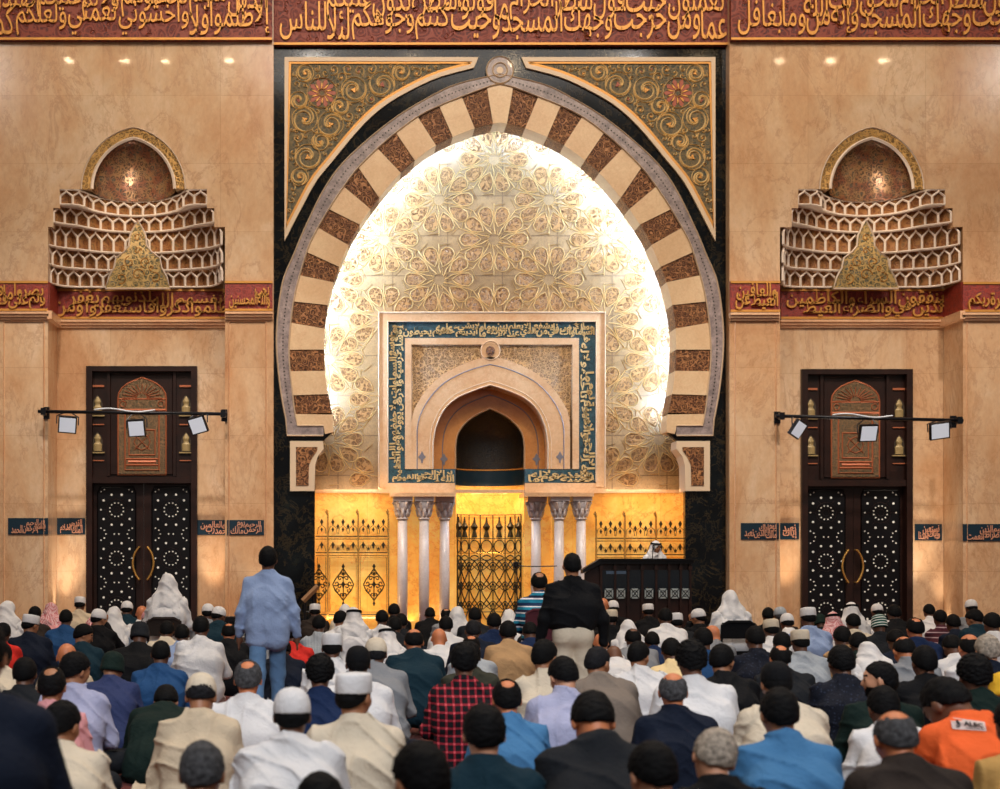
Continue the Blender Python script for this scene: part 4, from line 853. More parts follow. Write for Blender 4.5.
# ------------------------------------------------------------------ flood-light bars
def tilt_box(m, c, ax_u, ax_v, ax_n, u, v, n):
    vs = [c + ax_u * (u * a) + ax_v * (v * b) + ax_n * (n * d) for a in (-1, 1) for b in (-1, 1) for d in (-1, 1)]
    m.add(vs, [(0, 1, 3, 2), (4, 6, 7, 5), (0, 4, 5, 1), (2, 3, 7, 6), (0, 2, 6, 4), (1, 5, 7, 3)])
def lightbar(xa, ya, xb, yb, lamps, label, led_gray):
    Y = Y0 - .30; A, B = P(xa, ya, Y), P(xb, yb, Y)
    e = tag(empty('floodlight_bar', (A + B) / 2), label, 'lighting bar', 'floodlight bars across the door bays')
    m = MB(); m.tube([A, B], .035, 10); m.build('steel_pipe', M_STEEL, e, True)
    for q in (A + (B - A) * .03, B - (B - A) * .02):
        m = MB(); m.tube([q, q + Vector((0, .30, 0))], .03, 8); m.box(tuple(q + Vector((-.06, .26, -.12))), tuple(q + Vector((.06, .30, .12)))); m.box(tuple(q + Vector((-.05, -.05, -.07))), tuple(q + Vector((.05, .05, .07)))); m.build('wall_clamp', M_STEEL, e)
    m = MB(); pts = [A + (B - A) * t + Vector((0, -.03, .045 + .03 * math.sin(t * 21))) for t in np.linspace(.3, .62, 24)]; m.tube(pts, .018, 6); m.build('coiled_cable', plain('white_cable', S(190, 195, 200), .5), e)
    for (lx, ly, yaw, roll, hw_) in lamps:
        c = P(lx, ly, Y - .12); t = (lx - xa) / (xb - xa); top = A + (B - A) * t
        rot = Matrix.Rotation(math.radians(yaw), 3, 'Z') @ Matrix.Rotation(math.radians(roll), 3, 'Y') @ Matrix.Rotation(math.radians(22), 3, 'X')
        U, V_, N = rot @ Vector((1, 0, 0)), rot @ Vector((0, 0, 1)), rot @ Vector((0, -1, 0))
        m = MB(); tilt_box(m, c, U, V_, N, hw_, .17, .04)
        for q in np.linspace(-.14, .14, 7): tilt_box(m, c - N * .06 + V_ * q, U, V_, N, hw_ * .8, .006, .03)
        hd = m.build('lamp_head', M_STEEL, e)
        m = MB(); tilt_box(m, c + N * .042, U, V_, N, hw_ * .86, .145, .006); m.build('led_panel', M_LED, hd)
        m = MB(); m.tube([c + U * (hw_ + .03), c + U * (hw_ + .03) + Vector((0, .03, .16)), top + Vector((.08, 0, -.02))], .013, 6); m.tube([c - U * (hw_ + .03), c - U * (hw_ + .03) + Vector((0, .03, .16)), top + Vector((-.08, 0, -.02))], .013, 6); m.build('bracket', M_STEEL, hd)
        spot('floodlight', tuple(c + N * .1), tuple(c + N * 6), 16, (.9, .95, 1), 100, 1, .12)
lightbar(38, 411.5, 227, 414, [(67.5, 424.5, 10, 4, .18), (136.5, 428, 0, -3, .17), (198, 425, -14, -14, .17)], 'black steel bar with three floodlights across the left door bay', 1)
lightbar(776, 416, 963, 420.5, [(797.5, 429, 30, 24, .13), (868, 433, 4, -2, .18), (939.5, 430.5, -6, -8, .19)], 'black steel bar with three floodlights across the right door bay', 1)

# ------------------------------------------------------------------ pulpit
YP = 26.4
pul = tag(empty('pulpit', (PX(640, YP), YP, 0)), 'dark wooden balcony pulpit with pale lattice squares, right of the mihrab', 'pulpit')
X_ = lambda q: PX(q, YP); Z_ = lambda q: PZ(q, YP)
m = MB(); m.box((X_(598), YP + .05, 0), (X_(690), YP + 1.9, .35)); m.build('platform', M_WOODD, pul)
m = MB(); m.box((X_(600), YP - .06, Z_(564)), (X_(693), YP + .14, Z_(559.5))); m.box((X_(600), YP - .10, Z_(560.5)), (X_(693), YP + .18, Z_(558.5)))
m.prism([(X_(600), Z_(558.5)), (X_(582), Z_(569.5)), (X_(582), Z_(573.5)), (X_(600), Z_(564))], YP - .08, .24); m.box((X_(689), YP, Z_(564)), (X_(693), YP + 1.9, Z_(559.5))); m.build('handrail', M_WOODD, pul)
m = MB(); m.box((X_(600), YP + .03, Z_(572)), (X_(690), YP + .07, Z_(564))); m.prism([(X_(600), Z_(564)), (X_(585), Z_(573)), (X_(585), 0), (X_(600), 0)], YP + .03, .06); m.box((X_(598), YP + .02, 0), (X_(691), YP + .06, .98)); m.build('front_panel', M_WOOD, pul)
for q in (601, 615, 628, 642, 656, 669, 680.5, 690):
    m = MB(); m.box((X_(q) - .02, YP - .03, 0), (X_(q) + .02, YP + .03, Z_(564))); m.box((X_(q) - .035, YP - .04, Z_(570)), (X_(q) + .035, YP + .03, Z_(566))); m.box((X_(q) - .03, YP - .035, Z_(606)), (X_(q) + .03, YP + .03, Z_(602))); m.build('baluster', M_WOOD, pul)
m = MB(); m.box((X_(600), YP - .01, .98), (X_(690), YP + .02, Z_(570))); m.build('tinted_glass', plain('tinted_glass', S(16, 24, 32), .12), pul)
for q in (609, 621, 635, 649, 663, 675, 685.5):
    m = MB(); hw_ = 4.2; m.pprism([(q - hw_, 588.5), (q + hw_, 588.5), (q + hw_, 598.5), (q - hw_, 598.5)], YP - .03, .03); lp = m.build('lattice_square', plain('pearl_lattice', S(150, 160, 160), .4), pul)
    m = MB()
    for s_ in (-1, 1): m.pribbon([(q - hw_, 593.5 - s_ * 5), (q + hw_, 593.5 + s_ * 5)], YP - .031, .9, .01)
    m.pribbon(circ(q, 593.5, 3, 12), YP - .031, .7, .01, True); m.build('lattice_lines', M_WOODD, lp)
m = MB(); m.box((X_(606), YP - .02, Z_(574)), (X_(626), YP + .02, Z_(571))); m.build('glass_strip', plain('bluish_steel', S(84, 104, 128), .2, .5), pul)
# reading microphone on the pulpit
mc = tag(empty('microphone', tuple(P(655, 560, YP + .1))), 'black gooseneck microphone on the pulpit rail before the preacher', 'microphone')
a = P(652.5, 560, YP + .1); m = MB(); m.lathe(tuple(a - Vector((0, 0, .02))), [(.05, 0), (.05, .03), (.015, .05)], 12); m.build('mic_base', M_STEEL, mc)
m = MB(); m.tube([a, a + Vector((0, 0, .12)), a + Vector((.01, .05, .2)), P(653.5, 548, YP + .25)], .008, 6); m.build('gooseneck', M_STEEL, mc)
m = MB(); m.tube([P(653.5, 549, YP + .24), P(653.5, 546, YP + .3)], [.02, .028], 8); m.build('mic_capsule', M_STEEL, mc)
# long mic stand wire by the niche
ms = tag(empty('microphone_stand', (PX(517, 27.6), 27.6, 0)), 'thin boom microphone stand in front of the bronze niche grille', 'microphone stand')
m = MB(); m.tube([(PX(517, 27.6), 27.6, .02), P(517, 565, 27.6)], .012, 6); m.lathe((PX(517, 27.6), 27.6, 0), [(.16, 0), (.16, .03), (.02, .04)], 16); m.build('upright', M_STEEL, ms)
m = MB(); m.tube([P(522, 565.5, 27.6), P(517, 566, 27.6), P(535, 566.5, 27.5), P(557, 566, 27.4)], .012, 6); m.build('boom', M_STEEL, ms)
m = MB(); m.lathe(tuple(P(516, 568, 27.55)), [(.02, 0), (.06, .03), (.06, .11), (.02, .13)], 10); m.build('mic_capsule', M_STEEL, ms)
# small white shelf unit and wooden stand behind the walking man
sh_ = tag(empty('low_shelf', (PX(240, 24.5), 24.5, 0)), 'low white shelf with a black top near the wall behind the walking man', 'shelf')
m = MB(); Ys = 24.5
for x in (206, 256): m.pbox(x, 622, x + 1.5, VY + EYE * F / Ys, Ys, .4)
for y in (626, 636, 645): m.pbox(206, y, 257, y + 1.2, Ys, .4)
m.pbox(206, 622, 257, 646, Ys + .36, .04); m.build('carcass', plain('white_laminate', S(214, 210, 204), .4), sh_)
m = MB(); m.pbox(204, 617, 259, 622.5, Ys - .03, .46); m.build('worktop', M_WOODD, sh_)
ls = tag(empty('book_stand', (PX(309, 25.5), 25.5, 0)), 'dark folding book stand with a slanted wooden rail beside the black marble', 'stand')
m = MB(); m.tube([P(303, 601, 25.5), P(318, 586, 25.5)], .06, 6); m.build('slanted_rail', plain('oak', S(150, 110, 74), .5), ls)
m = MB(); m.tube([P(306, 599, 25.5), (PX(303, 25.5), 25.5, 0)], .03, 6); m.tube([P(315, 590, 25.5), (PX(316, 25.5), 25.6, 0)], .03, 6); m.tube([P(305, 612, 25.5), P(316, 612, 25.5)], .02, 6); m.build('stand_leg', M_WOODD, ls)
# ------------------------------------------------------------------ smooth solids for bodies and clothes
def smin(a, b, k):
    h = np.clip(.5 + .5 * (b - a) / k, 0, 1); return b * (1 - h) + a * h - k * h * (1 - h)
def solid(prims, h, fold=None, planes=(), late=False):
    lo, hi = np.full(3, 9.), np.full(3, -9.)
    for pr in prims:
        if pr[0] == 'cap': r = max(pr[3], pr[4]); c = np.array([pr[1], pr[2]]); lo = np.minimum(lo, c.min(0) - r); hi = np.maximum(hi, c.max(0) + r)
        elif pr[0] == 'ell': r = max(pr[2]); lo = np.minimum(lo, np.array(pr[1]) - r); hi = np.maximum(hi, np.array(pr[1]) + r)
    lo -= 3 * h; hi += 3 * h; n = np.ceil((hi - lo) / h).astype(int) + 1
    ax = [(lo[i] + h * np.arange(n[i])).astype(np.float32) for i in range(3)]; f = np.full(tuple(n), .5, np.float32)
    for pr in prims:
        k = abs(pr[-1]) if pr[-1] > 0 else .01; r = max(pr[3], pr[4]) if pr[0] == 'cap' else max(pr[2]); c = np.array([pr[1], pr[2]]) if pr[0] == 'cap' else np.array([pr[1]])
        a = np.clip(((c.min(0) - r - k - 2 * h - lo) / h).astype(int), 0, n - 1); b = np.clip(((c.max(0) + r + k + 2 * h - lo) / h).astype(int) + 2, 1, n)
        sl = tuple(slice(a[i], b[i]) for i in range(3)); X, Y, Z = ax[0][sl[0]][:, None, None], ax[1][sl[1]][None, :, None], ax[2][sl[2]][None, None, :]
        if pr[0] == 'cap':
            A, B = np.array(pr[1], np.float32), np.array(pr[2], np.float32); d_ = B - A; L = float((d_ * d_).sum()) + 1e-9
            t = np.clip(((X - A[0]) * d_[0] + (Y - A[1]) * d_[1] + (Z - A[2]) * d_[2]) / L, 0, 1)
            d = np.sqrt((X - A[0] - t * d_[0]) ** 2 + (Y - A[1] - t * d_[1]) ** 2 + (Z - A[2] - t * d_[2]) ** 2) - (pr[3] + (pr[4] - pr[3]) * t)
        else:
            C, R3 = pr[1], pr[2]; M = pr[3] if len(pr) > 5 or isinstance(pr[3], np.ndarray) else None
            x, y, z = X - C[0], Y - C[1], Z - C[2]
            if M is not None: x, y, z = M[0, 0] * x + M[1, 0] * y + M[2, 0] * z, M[0, 1] * x + M[1, 1] * y + M[2, 1] * z, M[0, 2] * x + M[1, 2] * y + M[2, 2] * z
            k0 = np.sqrt((x / R3[0]) ** 2 + (y / R3[1]) ** 2 + (z / R3[2]) ** 2); k1 = np.sqrt((x / R3[0] ** 2) ** 2 + (y / R3[1] ** 2) ** 2 + (z / R3[2] ** 2) ** 2) + 1e-6
            d = k0 * (k0 - 1) / k1
        if pr[-1] < 0: f[sl] = np.maximum(f[sl], -d)
        else: f[sl] = smin(f[sl], d, max(k, 1e-4))
    X, Y, Z = ax[0][:, None, None], ax[1][None, :, None], ax[2][None, None, :]
    if fold is not None and not late: f = f + fold(X, Y, Z)
    for (nx, ny, nz, c) in planes: f = np.maximum(f, nx * X + ny * Y + nz * Z - c)
    if fold is not None and late: f = f + fold(X, Y, Z)
    # surface nets
    s = f < 0; cell = np.zeros(tuple(n - 1), np.int8)
    for i in (0, 1):
        for j in (0, 1):
            for k in (0, 1): cell += s[i:n[0] - 1 + i, j:n[1] - 1 + j, k:n[2] - 1 + k]
    act = np.argwhere((cell > 0) & (cell < 8))
    if not len(act): return np.zeros((0, 3)), np.zeros((0, 4), int)
    idx = np.full(tuple(n - 1), -1, np.int64); idx[tuple(act.T)] = np.arange(len(act)); P_ = np.zeros((len(act), 3)); cnt = np.zeros(len(act))
    cor = [(i, j, k) for i in (0, 1) for j in (0, 1) for k in (0, 1)]
    for a in cor:
        for b in cor:
            if sum(b) == sum(a) + 1 and all(b[q] >= a[q] for q in range(3)):
                fa = f[act[:, 0] + a[0], act[:, 1] + a[1], act[:, 2] + a[2]]; fb = f[act[:, 0] + b[0], act[:, 1] + b[1], act[:, 2] + b[2]]
                m = (fa < 0) != (fb < 0); t = np.where(m, fa / np.where(m, fa - fb, 1), 0)
                P_ += m[:, None] * (np.array(a) + t[:, None] * (np.array(b) - np.array(a))); cnt += m
    V = lo + h * (act + P_ / cnt[:, None]); Q = []
    for d in range(3):
        u, v = (d + 1) % 3, (d + 2) % 3; sa = [slice(None)] * 3; sb = [slice(None)] * 3; sa[d] = slice(0, -1); sb[d] = slice(1, None)
        e = np.argwhere(s[tuple(sa)] != s[tuple(sb)]); e = e[(e[:, u] > 0) & (e[:, v] > 0) & (e[:, u] < n[u] - 1) & (e[:, v] < n[v] - 1)]
        if not len(e): continue
        ins = s[tuple(e.T)]; o = [e.copy() for _ in range(4)]; o[1][:, u] -= 1; o[2][:, u] -= 1; o[2][:, v] -= 1; o[3][:, v] -= 1
        q = np.stack([idx[tuple(x.T)] for x in o], 1); q[~ins] = q[~ins][:, ::-1]; Q.append(q)
    Q = np.concatenate(Q); return V, Q[(Q >= 0).all(1)]
def mk(name, V, Q, midx=None, nm=1):
    me = bpy.data.meshes.new(name); me.vertices.add(len(V)); me.vertices.foreach_set('co', V.astype(np.float32).ravel())
    me.loops.add(Q.size); me.loops.foreach_set('vertex_index', Q.astype(np.int32).ravel()); me.polygons.add(len(Q))
    me.polygons.foreach_set('loop_start', np.arange(0, Q.size, 4, dtype=np.int32)); 
    me.update(calc_edges=True); me.polygons.foreach_set('use_smooth', np.ones(len(Q), bool))
    for _ in range(nm): me.materials.append(None)
    if midx is not None: me.polygons.foreach_set('material_index', midx.astype(np.int32))
    return me
def rot3(yaw, pitch, tilt):
    return np.array(Matrix.Rotation(math.radians(yaw), 3, 'Z') @ Matrix.Rotation(math.radians(-pitch), 3, 'X') @ Matrix.Rotation(math.radians(tilt), 3, 'Y'))
A_ = lambda *v: np.array(v, float)
def skeleton(pose, lean, hp, hy=0, ht=0, arms='lap', build=1.0, sl=0):
    r = math.radians; hz = dict(kneel=.235, cross=.125, chair=.52, stand=.93)[pose]
    hip = A_(0, 0, hz); C = hip + .26 * A_(0, math.sin(r(lean)), math.cos(r(lean))); L2 = lean + (14 if pose != 'stand' else 5)
    N = C + .25 * A_(0, math.sin(r(L2)), math.cos(r(L2))); A1 = L2 * .8 + hp * .75 if pose != 'stand' else L2 + hp * .6
    H = N + .138 * A_(0, math.sin(r(A1)), math.cos(r(A1))); R_ = rot3(hy, hp + lean * .3, ht)
    up = A_(0, math.sin(r(L2)), math.cos(r(L2))); fw = A_(0, math.cos(r(L2)), -math.sin(r(L2)))
    H[0] -= sl; N[0] -= sl * .35
    S_, E_, W_, F_ = [], [], [], []
    for sx in (-1, 1):
        s = N + A_(sx * .172 * build, 0, 0) - up * .088
        if arms == 'side' or pose == 'stand': e = s + A_(sx * .075, -.03, -.27); w_ = e + A_(sx * .03, .07, -.23); fd = A_(0, .1, -1)
        elif arms == 'face': e = s + A_(sx * .08, .16, -.16); w_ = H + A_(sx * .06, .14, -.08); fd = A_(0, .1, 1)
        else: e = s + A_(sx * .07, .05, -.26); w_ = A_(sx * .16, max(.22, s[1] + .16), hz + .10); fd = A_(-sx * .2, 1, -.25)
        S_.append(s); E_.append(e); W_.append(w_); F_.append(fd / np.linalg.norm(fd))
    legs = []
    for sx in (-1, 1):
        h_ = hip + A_(sx * .09, 0, .0)
        if pose == 'cross': k_ = A_(sx * .34, .22, .13); a_ = A_(-sx * .06, .36 + .05 * sx, .07); f_ = a_ + A_(-sx * .14, .0, -.02)
        elif pose == 'kneel': k_ = A_(sx * .14, .38, .09); a_ = A_(sx * .10, -.06, .06); f_ = a_ + A_(0, -.15, -.015)
        elif pose == 'chair': k_ = A_(sx * .12, .42, .5); a_ = A_(sx * .12, .44, .08); f_ = a_ + A_(0, .17, -.035)
        else: st = .12 * sx if arms == 'walk' else .0; k_ = A_(sx * .09, .03 + st, .49); a_ = A_(sx * .09, -.02 + st * 1.6, .09); f_ = a_ + A_(0, .17, -.045)
        legs.append((h_, k_, a_, f_))
    return dict(pose=pose, hip=hip, C=C, N=N, H=H, R=R_, S=S_, E=E_, W=W_, F=F_, legs=legs, b=build, up=up)
def hl(sk, p): return sk['H'] + sk['R'] @ np.array(p, float)
def body_mesh(sk, h, beard=False, sandals=False):
    pr = []; b = sk['b']; Rm = sk['R']
    pr += [('ell', tuple(hl(sk, (0, -.012, .025))), (.078, .098, .092), Rm, .02), ('ell', tuple(hl(sk, (0, .026, -.045))), (.060, .064, .078), Rm, .03),
           ('cap', hl(sk, (0, .088, .008)), hl(sk, (0, .104, -.020)), .009, .014, .012), ('cap', hl(sk, (-.03, .076, .034)), hl(sk, (.03, .076, .034)), .014, .014, .02),
           ('cap', hl(sk, (-.016, .084, -.05)), hl(sk, (.016, .084, -.05)), .010, .010, .008), ('ell', tuple(hl(sk, (0, .072, -.088))), (.022, .02, .018), Rm, .02)]
    for sx in (-1, 1): pr += [('ell', tuple(hl(sk, (sx * .081, -.004, -.008))), (.011, .021, .033), Rm, .008), ('ell', tuple(hl(sk, (sx * .031, .082, .010))), (.015, .011, .010), Rm, .004), ('ell', tuple(hl(sk, (sx * .042, .055, -.02))), (.022, .028, .025), Rm, .02)]
    pr += [('cap', hl(sk, (0, -.03, -.06)), sk['N'] + A_(0, .0, -.03),   .050, .056, .03)]
    for sx, s, e, w_, fd in zip((-1, 1), sk['S'], sk['E'], sk['W'], sk['F']):
        pr += [('cap', sk['N'] - sk['up'] * .06, s, .05, .045, .05), ('cap', sk['C'] + A_(sx * .07, 0, 0), s - sk['up'] * .06 - A_(sx * .06, 0, 0), .085, .06, .06), ('cap', sk['hip'] + A_(sx * .05, 0, .04), sk['C'] + A_(sx * .06, 0, 0), .085, .085, .06)]
        pr += [('cap', s, e, .046, .038, .03), ('cap', e, w_, .037, .025, .02)]
        side = np.cross(fd, A_(0, 0, 1)); side = side / (np.linalg.norm(side) + 1e-9) if np.linalg.norm(side) > .3 else A_(0, 1, 0)
        if abs(fd[2]) > .7: side = A_(0, 1, 0) if sk['pose'] == 'stand' else A_(1, 0, 0)
        palm = w_ + fd * .05; pr += [('cap', w_, palm, .026, .030, .02)]; fr_ = .0088 if h < .012 else .011; dn = A_(0, .1, -.35) * (sk['pose'] != 'stand')
        for q, ln in ((-1.5, .060), (-.5, .074), (.5, .078), (1.5, .068)):
            a0 = palm + fd * .025 + side * q * .0185; a1 = a0 + fd * ln * .5; a2 = a1 + (fd * .8 + dn * .5) * ln * .5; pr += [('cap', a0, a1, fr_, fr_ * .95, .006), ('cap', a1, a2, fr_ * .95, fr_ * .8, .004)]
        t0 = w_ + fd * .02 - A_(sx, 0, 0) * .02 ; pr += [('cap', t0, t0 + fd * .045 - A_(sx, 0, 0) * .03, .011, .009, .008)]
    for (h_, k_, a_, f_) in sk['legs']: pr += [('cap', h_, k_, .055, .045, .04), ('cap', k_, a_, .042, .034, .02), ('cap', a_, f_, .034, .026, .02)]
    V, Q = solid(pr, h); c = (V[Q].mean(1) - sk['H']) @ sk['R']; mi = np.zeros(len(Q), int)
    x, y, z = c[:, 0], c[:, 1], c[:, 2]; near = (np.abs(c) < .14).all(1)
    mi[near & (np.abs(np.abs(x) - .031) < .013) & (np.abs(z - .010) < .007) & (y > .07)] = 1
    mi[near & (np.abs(np.abs(x) - .031) < .018) & (np.abs(z - .034) < .006) & (y > .07)] = 1
    mi[near & (np.abs(x) < .022) & (np.abs(z + .05) < .006) & (y > .08)] = 2
    if beard: mi[near & (z < -.035) & (z > -.13) & (y > -.005) & (mi == 0) & ~((np.abs(x) < .03) & (z > -.045))] = 1
    return mk('body', V, Q, mi, 3)
def folds(seed, amp):
    r = random.Random(seed); p = [r.uniform(0, 6.28) for _ in range(8)]
    def fn(X, Y, Z):
        w1 = np.sin(9 * X + 7 * Z + p[0]) ; a = 1 - np.abs(np.sin(13 * Z + 9 * np.abs(X) + 2.2 * w1 + p[1] + 5 * Y)); c = 1 - np.abs(np.sin(21 * X + 3 * np.sin(11 * Z + p[2]) + p[3]))
        return -amp * (a ** 3 + .6 * c ** 3 * (.5 + .5 * np.sin(9 * Z + p[4])) - .25)
    return fn
def shirt_mesh(sk, h, seed, kind='shirt', tuck=False):
    b = sk['b']; g = {'jacket': .014, 'robe': .010, 'shirt': .006}[kind]; pr = []; up = sk['up']
    long_ = kind == 'robe'
    for sx, s, e, w_ in zip((-1, 1), sk['S'], sk['E'], sk['W']):
        hipw = sk['hip'] + A_(sx * .085 * b, -.01, .02 if sk['pose'] != 'stand' else .15 if tuck else .03); ch = sk['C'] + A_(sx * .095 * b, -.01, 0)
        pr += [('cap', hipw, ch, .115 * b + g, .108 * b + g, .06), ('cap', ch, sk['N'] - up * .12 + A_(sx * .105 * b, 0, 0), .105 * b + g, .07 + g, .07), ('cap', sk['N'] - up * .02, s, .052 + g, .052 + g, .05)]
        pr += [('cap', s, e, .054 + g, .049 + g, .035), ('cap', e, w_ + (e - w_) * .06, .050 + g, .038 + g, .03)]
        if sk['pose'] == 'stand': pr += [('cap', hipw, hipw - A_(0, 0, .13 if kind != 'robe' else .6), .115 * b + g, (.12 if not tuck else .11) * b + g, .05)] if not tuck else []
        if sk['pose'] in ('cross', 'kneel'): pr += [('cap', hipw, hipw + A_(sx * .02, -.02, -.05), .12 * b + g, .13 * b + g, .05)]
        for q in range(7):
            t0, t1 = math.pi * q / 7, math.pi * (q + 1) / 7; f_ = lambda t: sk['N'] + A_(sx * .062 * math.sin(t), .062 * math.cos(t) * -1 + .012, .022 + .010 * -math.cos(t) * -1)
            pr.append(('cap', f_(t0), f_(t1), .014 + g * .5, .014 + g * .5, .012))
        if kind == 'jacket': pr += [('cap', w_ + (e - w_) * .1, w_ + (e - w_) * .02, .045 + g, .045 + g, .01)]
    pr += [('cap', sk['hip'] + A_(0, -.02, .15 if tuck else .03), sk['C'] + A_(0, -.015, 0), .105 + g, .105 + g, .05), ('cap', sk['C'] + A_(0, -.015, 0), sk['N'] - up * .05 + A_(0, -.012, 0), .105 + g, .072 + g, .05)]
    if long_:
        for (h_, k_, a_, f_) in sk['legs']: pr += [('cap', h_, k_, .115, .085, .06), ('cap', k_, a_, .08, .065, .05)]
    pl = [(0, 0, -1, 0.0)]
    V, Q = solid(pr, h, folds(seed, .020 if kind == 'robe' else .016 if kind == 'shirt' else .012), pl); return mk('shirt', V, Q)
def leg_mesh(sk, h, seed, tuck=False):
    pr = []
    if tuck: pr = [('cap', sk['hip'] + A_(sx * .07, -.02, .0), sk['hip'] + A_(sx * .07, -.01, .08), .118, .105, .05) for sx in (-1, 1)]
    for sx, (h_, k_, a_, f_) in zip((-1, 1), sk['legs']): pr += [('cap', h_, k_, .092, .075, .05), ('cap', k_, a_ + (k_ - a_) * .04, .072, .055, .04)]
    pr += [('cap', sk['hip'] + A_(-.06, 0, .03), sk['hip'] + A_(.06, 0, .03), .11, .11, .05)]
    V, Q = solid(pr, h, folds(seed + 5, .008), [(0, 0, -1, 0.0)]); return mk('trousers', V, Q)
def shoe_mesh(sk, h):
    pr = []
    for (h_, k_, a_, f_) in sk['legs']: pr += [('cap', a_ - A_(0, .03, .04), f_ + A_(0, .02, 0), .040, .038, .02)]
    V, Q = solid(pr, h, None, [(0, 0, -1, 0.0)]); return mk('shoes', V, Q)
HEADM = {}
def tilted(V, deg):
    c, s = math.cos(math.radians(deg)), math.sin(math.radians(deg)); V = V.copy(); y, z = V[:, 1].copy(), V[:, 2].copy(); V[:, 1] = c * y - s * z; V[:, 2] = s * y + c * z; return V
def cap_mesh(prof, name, tilt=9, rx=.088, ry=.107, n=32, cy=-.012):
    m = MB(); m.lathe((0, cy, 0), [(r, z) for r, z in prof], n, rx, ry); V = tilted(np.array(m.v), tilt)
    me = bpy.data.meshes.new(name); me.from_pydata([tuple(v) for v in V], [], m.f); me.polygons.foreach_set('use_smooth', [len(f) == 4 for f in m.f]); me.materials.append(None)
    bm = bmesh.new(); bm.from_mesh(me); bmesh.ops.recalc_face_normals(bm, faces=bm.faces); bm.to_mesh(me); bm.free(); return me
def head_mesh(kind, fine):
    key = (kind, fine)
    if key in HEADM: return HEADM[key]
    h = .0075 if fine else .012; sk = ('ell', (0, -.014, .026), (.089, .111, .105), .002)
    nape = ('ell', (0, -.040, -.022), (.072, .072, .070), .03)
    nz = lambda X, Y, Z: -.0035 * (np.sin(70 * X + 5 * np.sin(60 * Z)) * np.sin(64 * Z + 4 * np.sin(50 * Y) + 40 * Y))
    pl = [(0, .64, -.768, -.002), (0, -.30, -.954, .100)]
    if kind in ('hair', 'short'):
        V, Q = solid([sk if kind == 'hair' else ('ell', (0, -.013, .025), (.083, .104, .098), .002), nape], h, nz, pl, True)
    elif kind == 'curly': V, Q = solid([('ell', (0, -.016, .032), (.099, .119, .116), .002), nape], h, lambda X, Y, Z: 2.2 * nz(X, Y, Z), pl)
    elif kind == 'bald': V, Q = solid([('ell', (0, -.013, .020), (.085, .106, .096), .002), nape, ('ell', (0, -.035, .105), (.066, .098, .070), -1)], h, nz, pl + [(0, .6, -.8, .005)])
    elif kind == 'crown': V, Q = solid([('ell', (0, -.013, .024), (.087, .109, .102), .002), nape, ('ell', (0, -.080, .098), (.046, .062, .052), -1)], h, nz, pl)
    elif kind == 'ring': V, Q = solid([('ell', (0, -.013, .018), (.084, .105, .094), .002), nape], h, nz, pl + [(0, 0, 1, .055)])
    if kind in ('hair', 'short', 'curly', 'bald', 'crown', 'ring'): me = mk('hair', V, Q)
    elif kind == 'kufi': me = cap_mesh([(1.0, .022), (1.03, .03), (1.02, .085), (.99, .112), (.93, .122), (.5, .127), (.05, .128)], 'skullcap')
    elif kind == 'dome': me = cap_mesh([(1.0, .012), (1.03, .02), (1.02, .05), (.97, .075), (.86, .1), (.68, .12), (.42, .133), (.05, .139)], 'skullcap')
    elif kind == 'beanie': me = cap_mesh([(1.04, -.03), (1.09, -.02), (1.09, .0), (1.05, .005), (1.04, .05), (.98, .08), (.84, .11), (.6, .13), (.3, .14), (.05, .142)], 'beanie', 6)
    elif kind == 'agal': m = MB(); [m.tube([(0.094 * math.cos(t), -.012 + .116 * math.sin(t), zz) for t in np.linspace(0, 2 * math.pi, 25)], .009, 6, False) for zz in (.062, .078)]; me = bpy.data.meshes.new('agal'); V = tilted(np.array(m.v), 10); me.from_pydata([tuple(v) for v in V], [], m.f); me.materials.append(None); me.polygons.foreach_set('use_smooth', [len(f_) == 4 for f_ in m.f])
    HEADM[key] = me; return me
def drape_mesh(sk, h, seed, long_=1.0):
    N, b = sk['N'], sk['b']; pr = [('ell', tuple(hl(sk, (0, -.014, .028))), (.090, .112, .106), sk['R'], .02)]
    up = sk['up']
    pr += [('cap', hl(sk, (0, -.06, -.02)), N - up * .10 + A_(0, -.06, 0), .074, .095, .05)]
    for sx in (-1, 1):
        pr += [('cap', hl(sk, (sx * .062, -.01, -.02)), N - up * .04 + A_(sx * .12, -.01, 0), .046, .058, .05), ('cap', N - up * .04 + A_(sx * .10, -.04, 0), N - up * .22 * long_ + A_(sx * .11, -.09, 0), .07, .055, .05), ('cap', N - up * .03 + A_(sx * .12, .03, 0), N - up * .2 + A_(sx * .08, .10, 0), .055, .035, .04)]
    pr += [('ell', tuple(hl(sk, (0, .125, -.035))), (.066, .085, .115), sk['R'], -1)]
    V, Q = solid(pr, h, folds(seed, .016)); return mk('headscarf', V, Q)

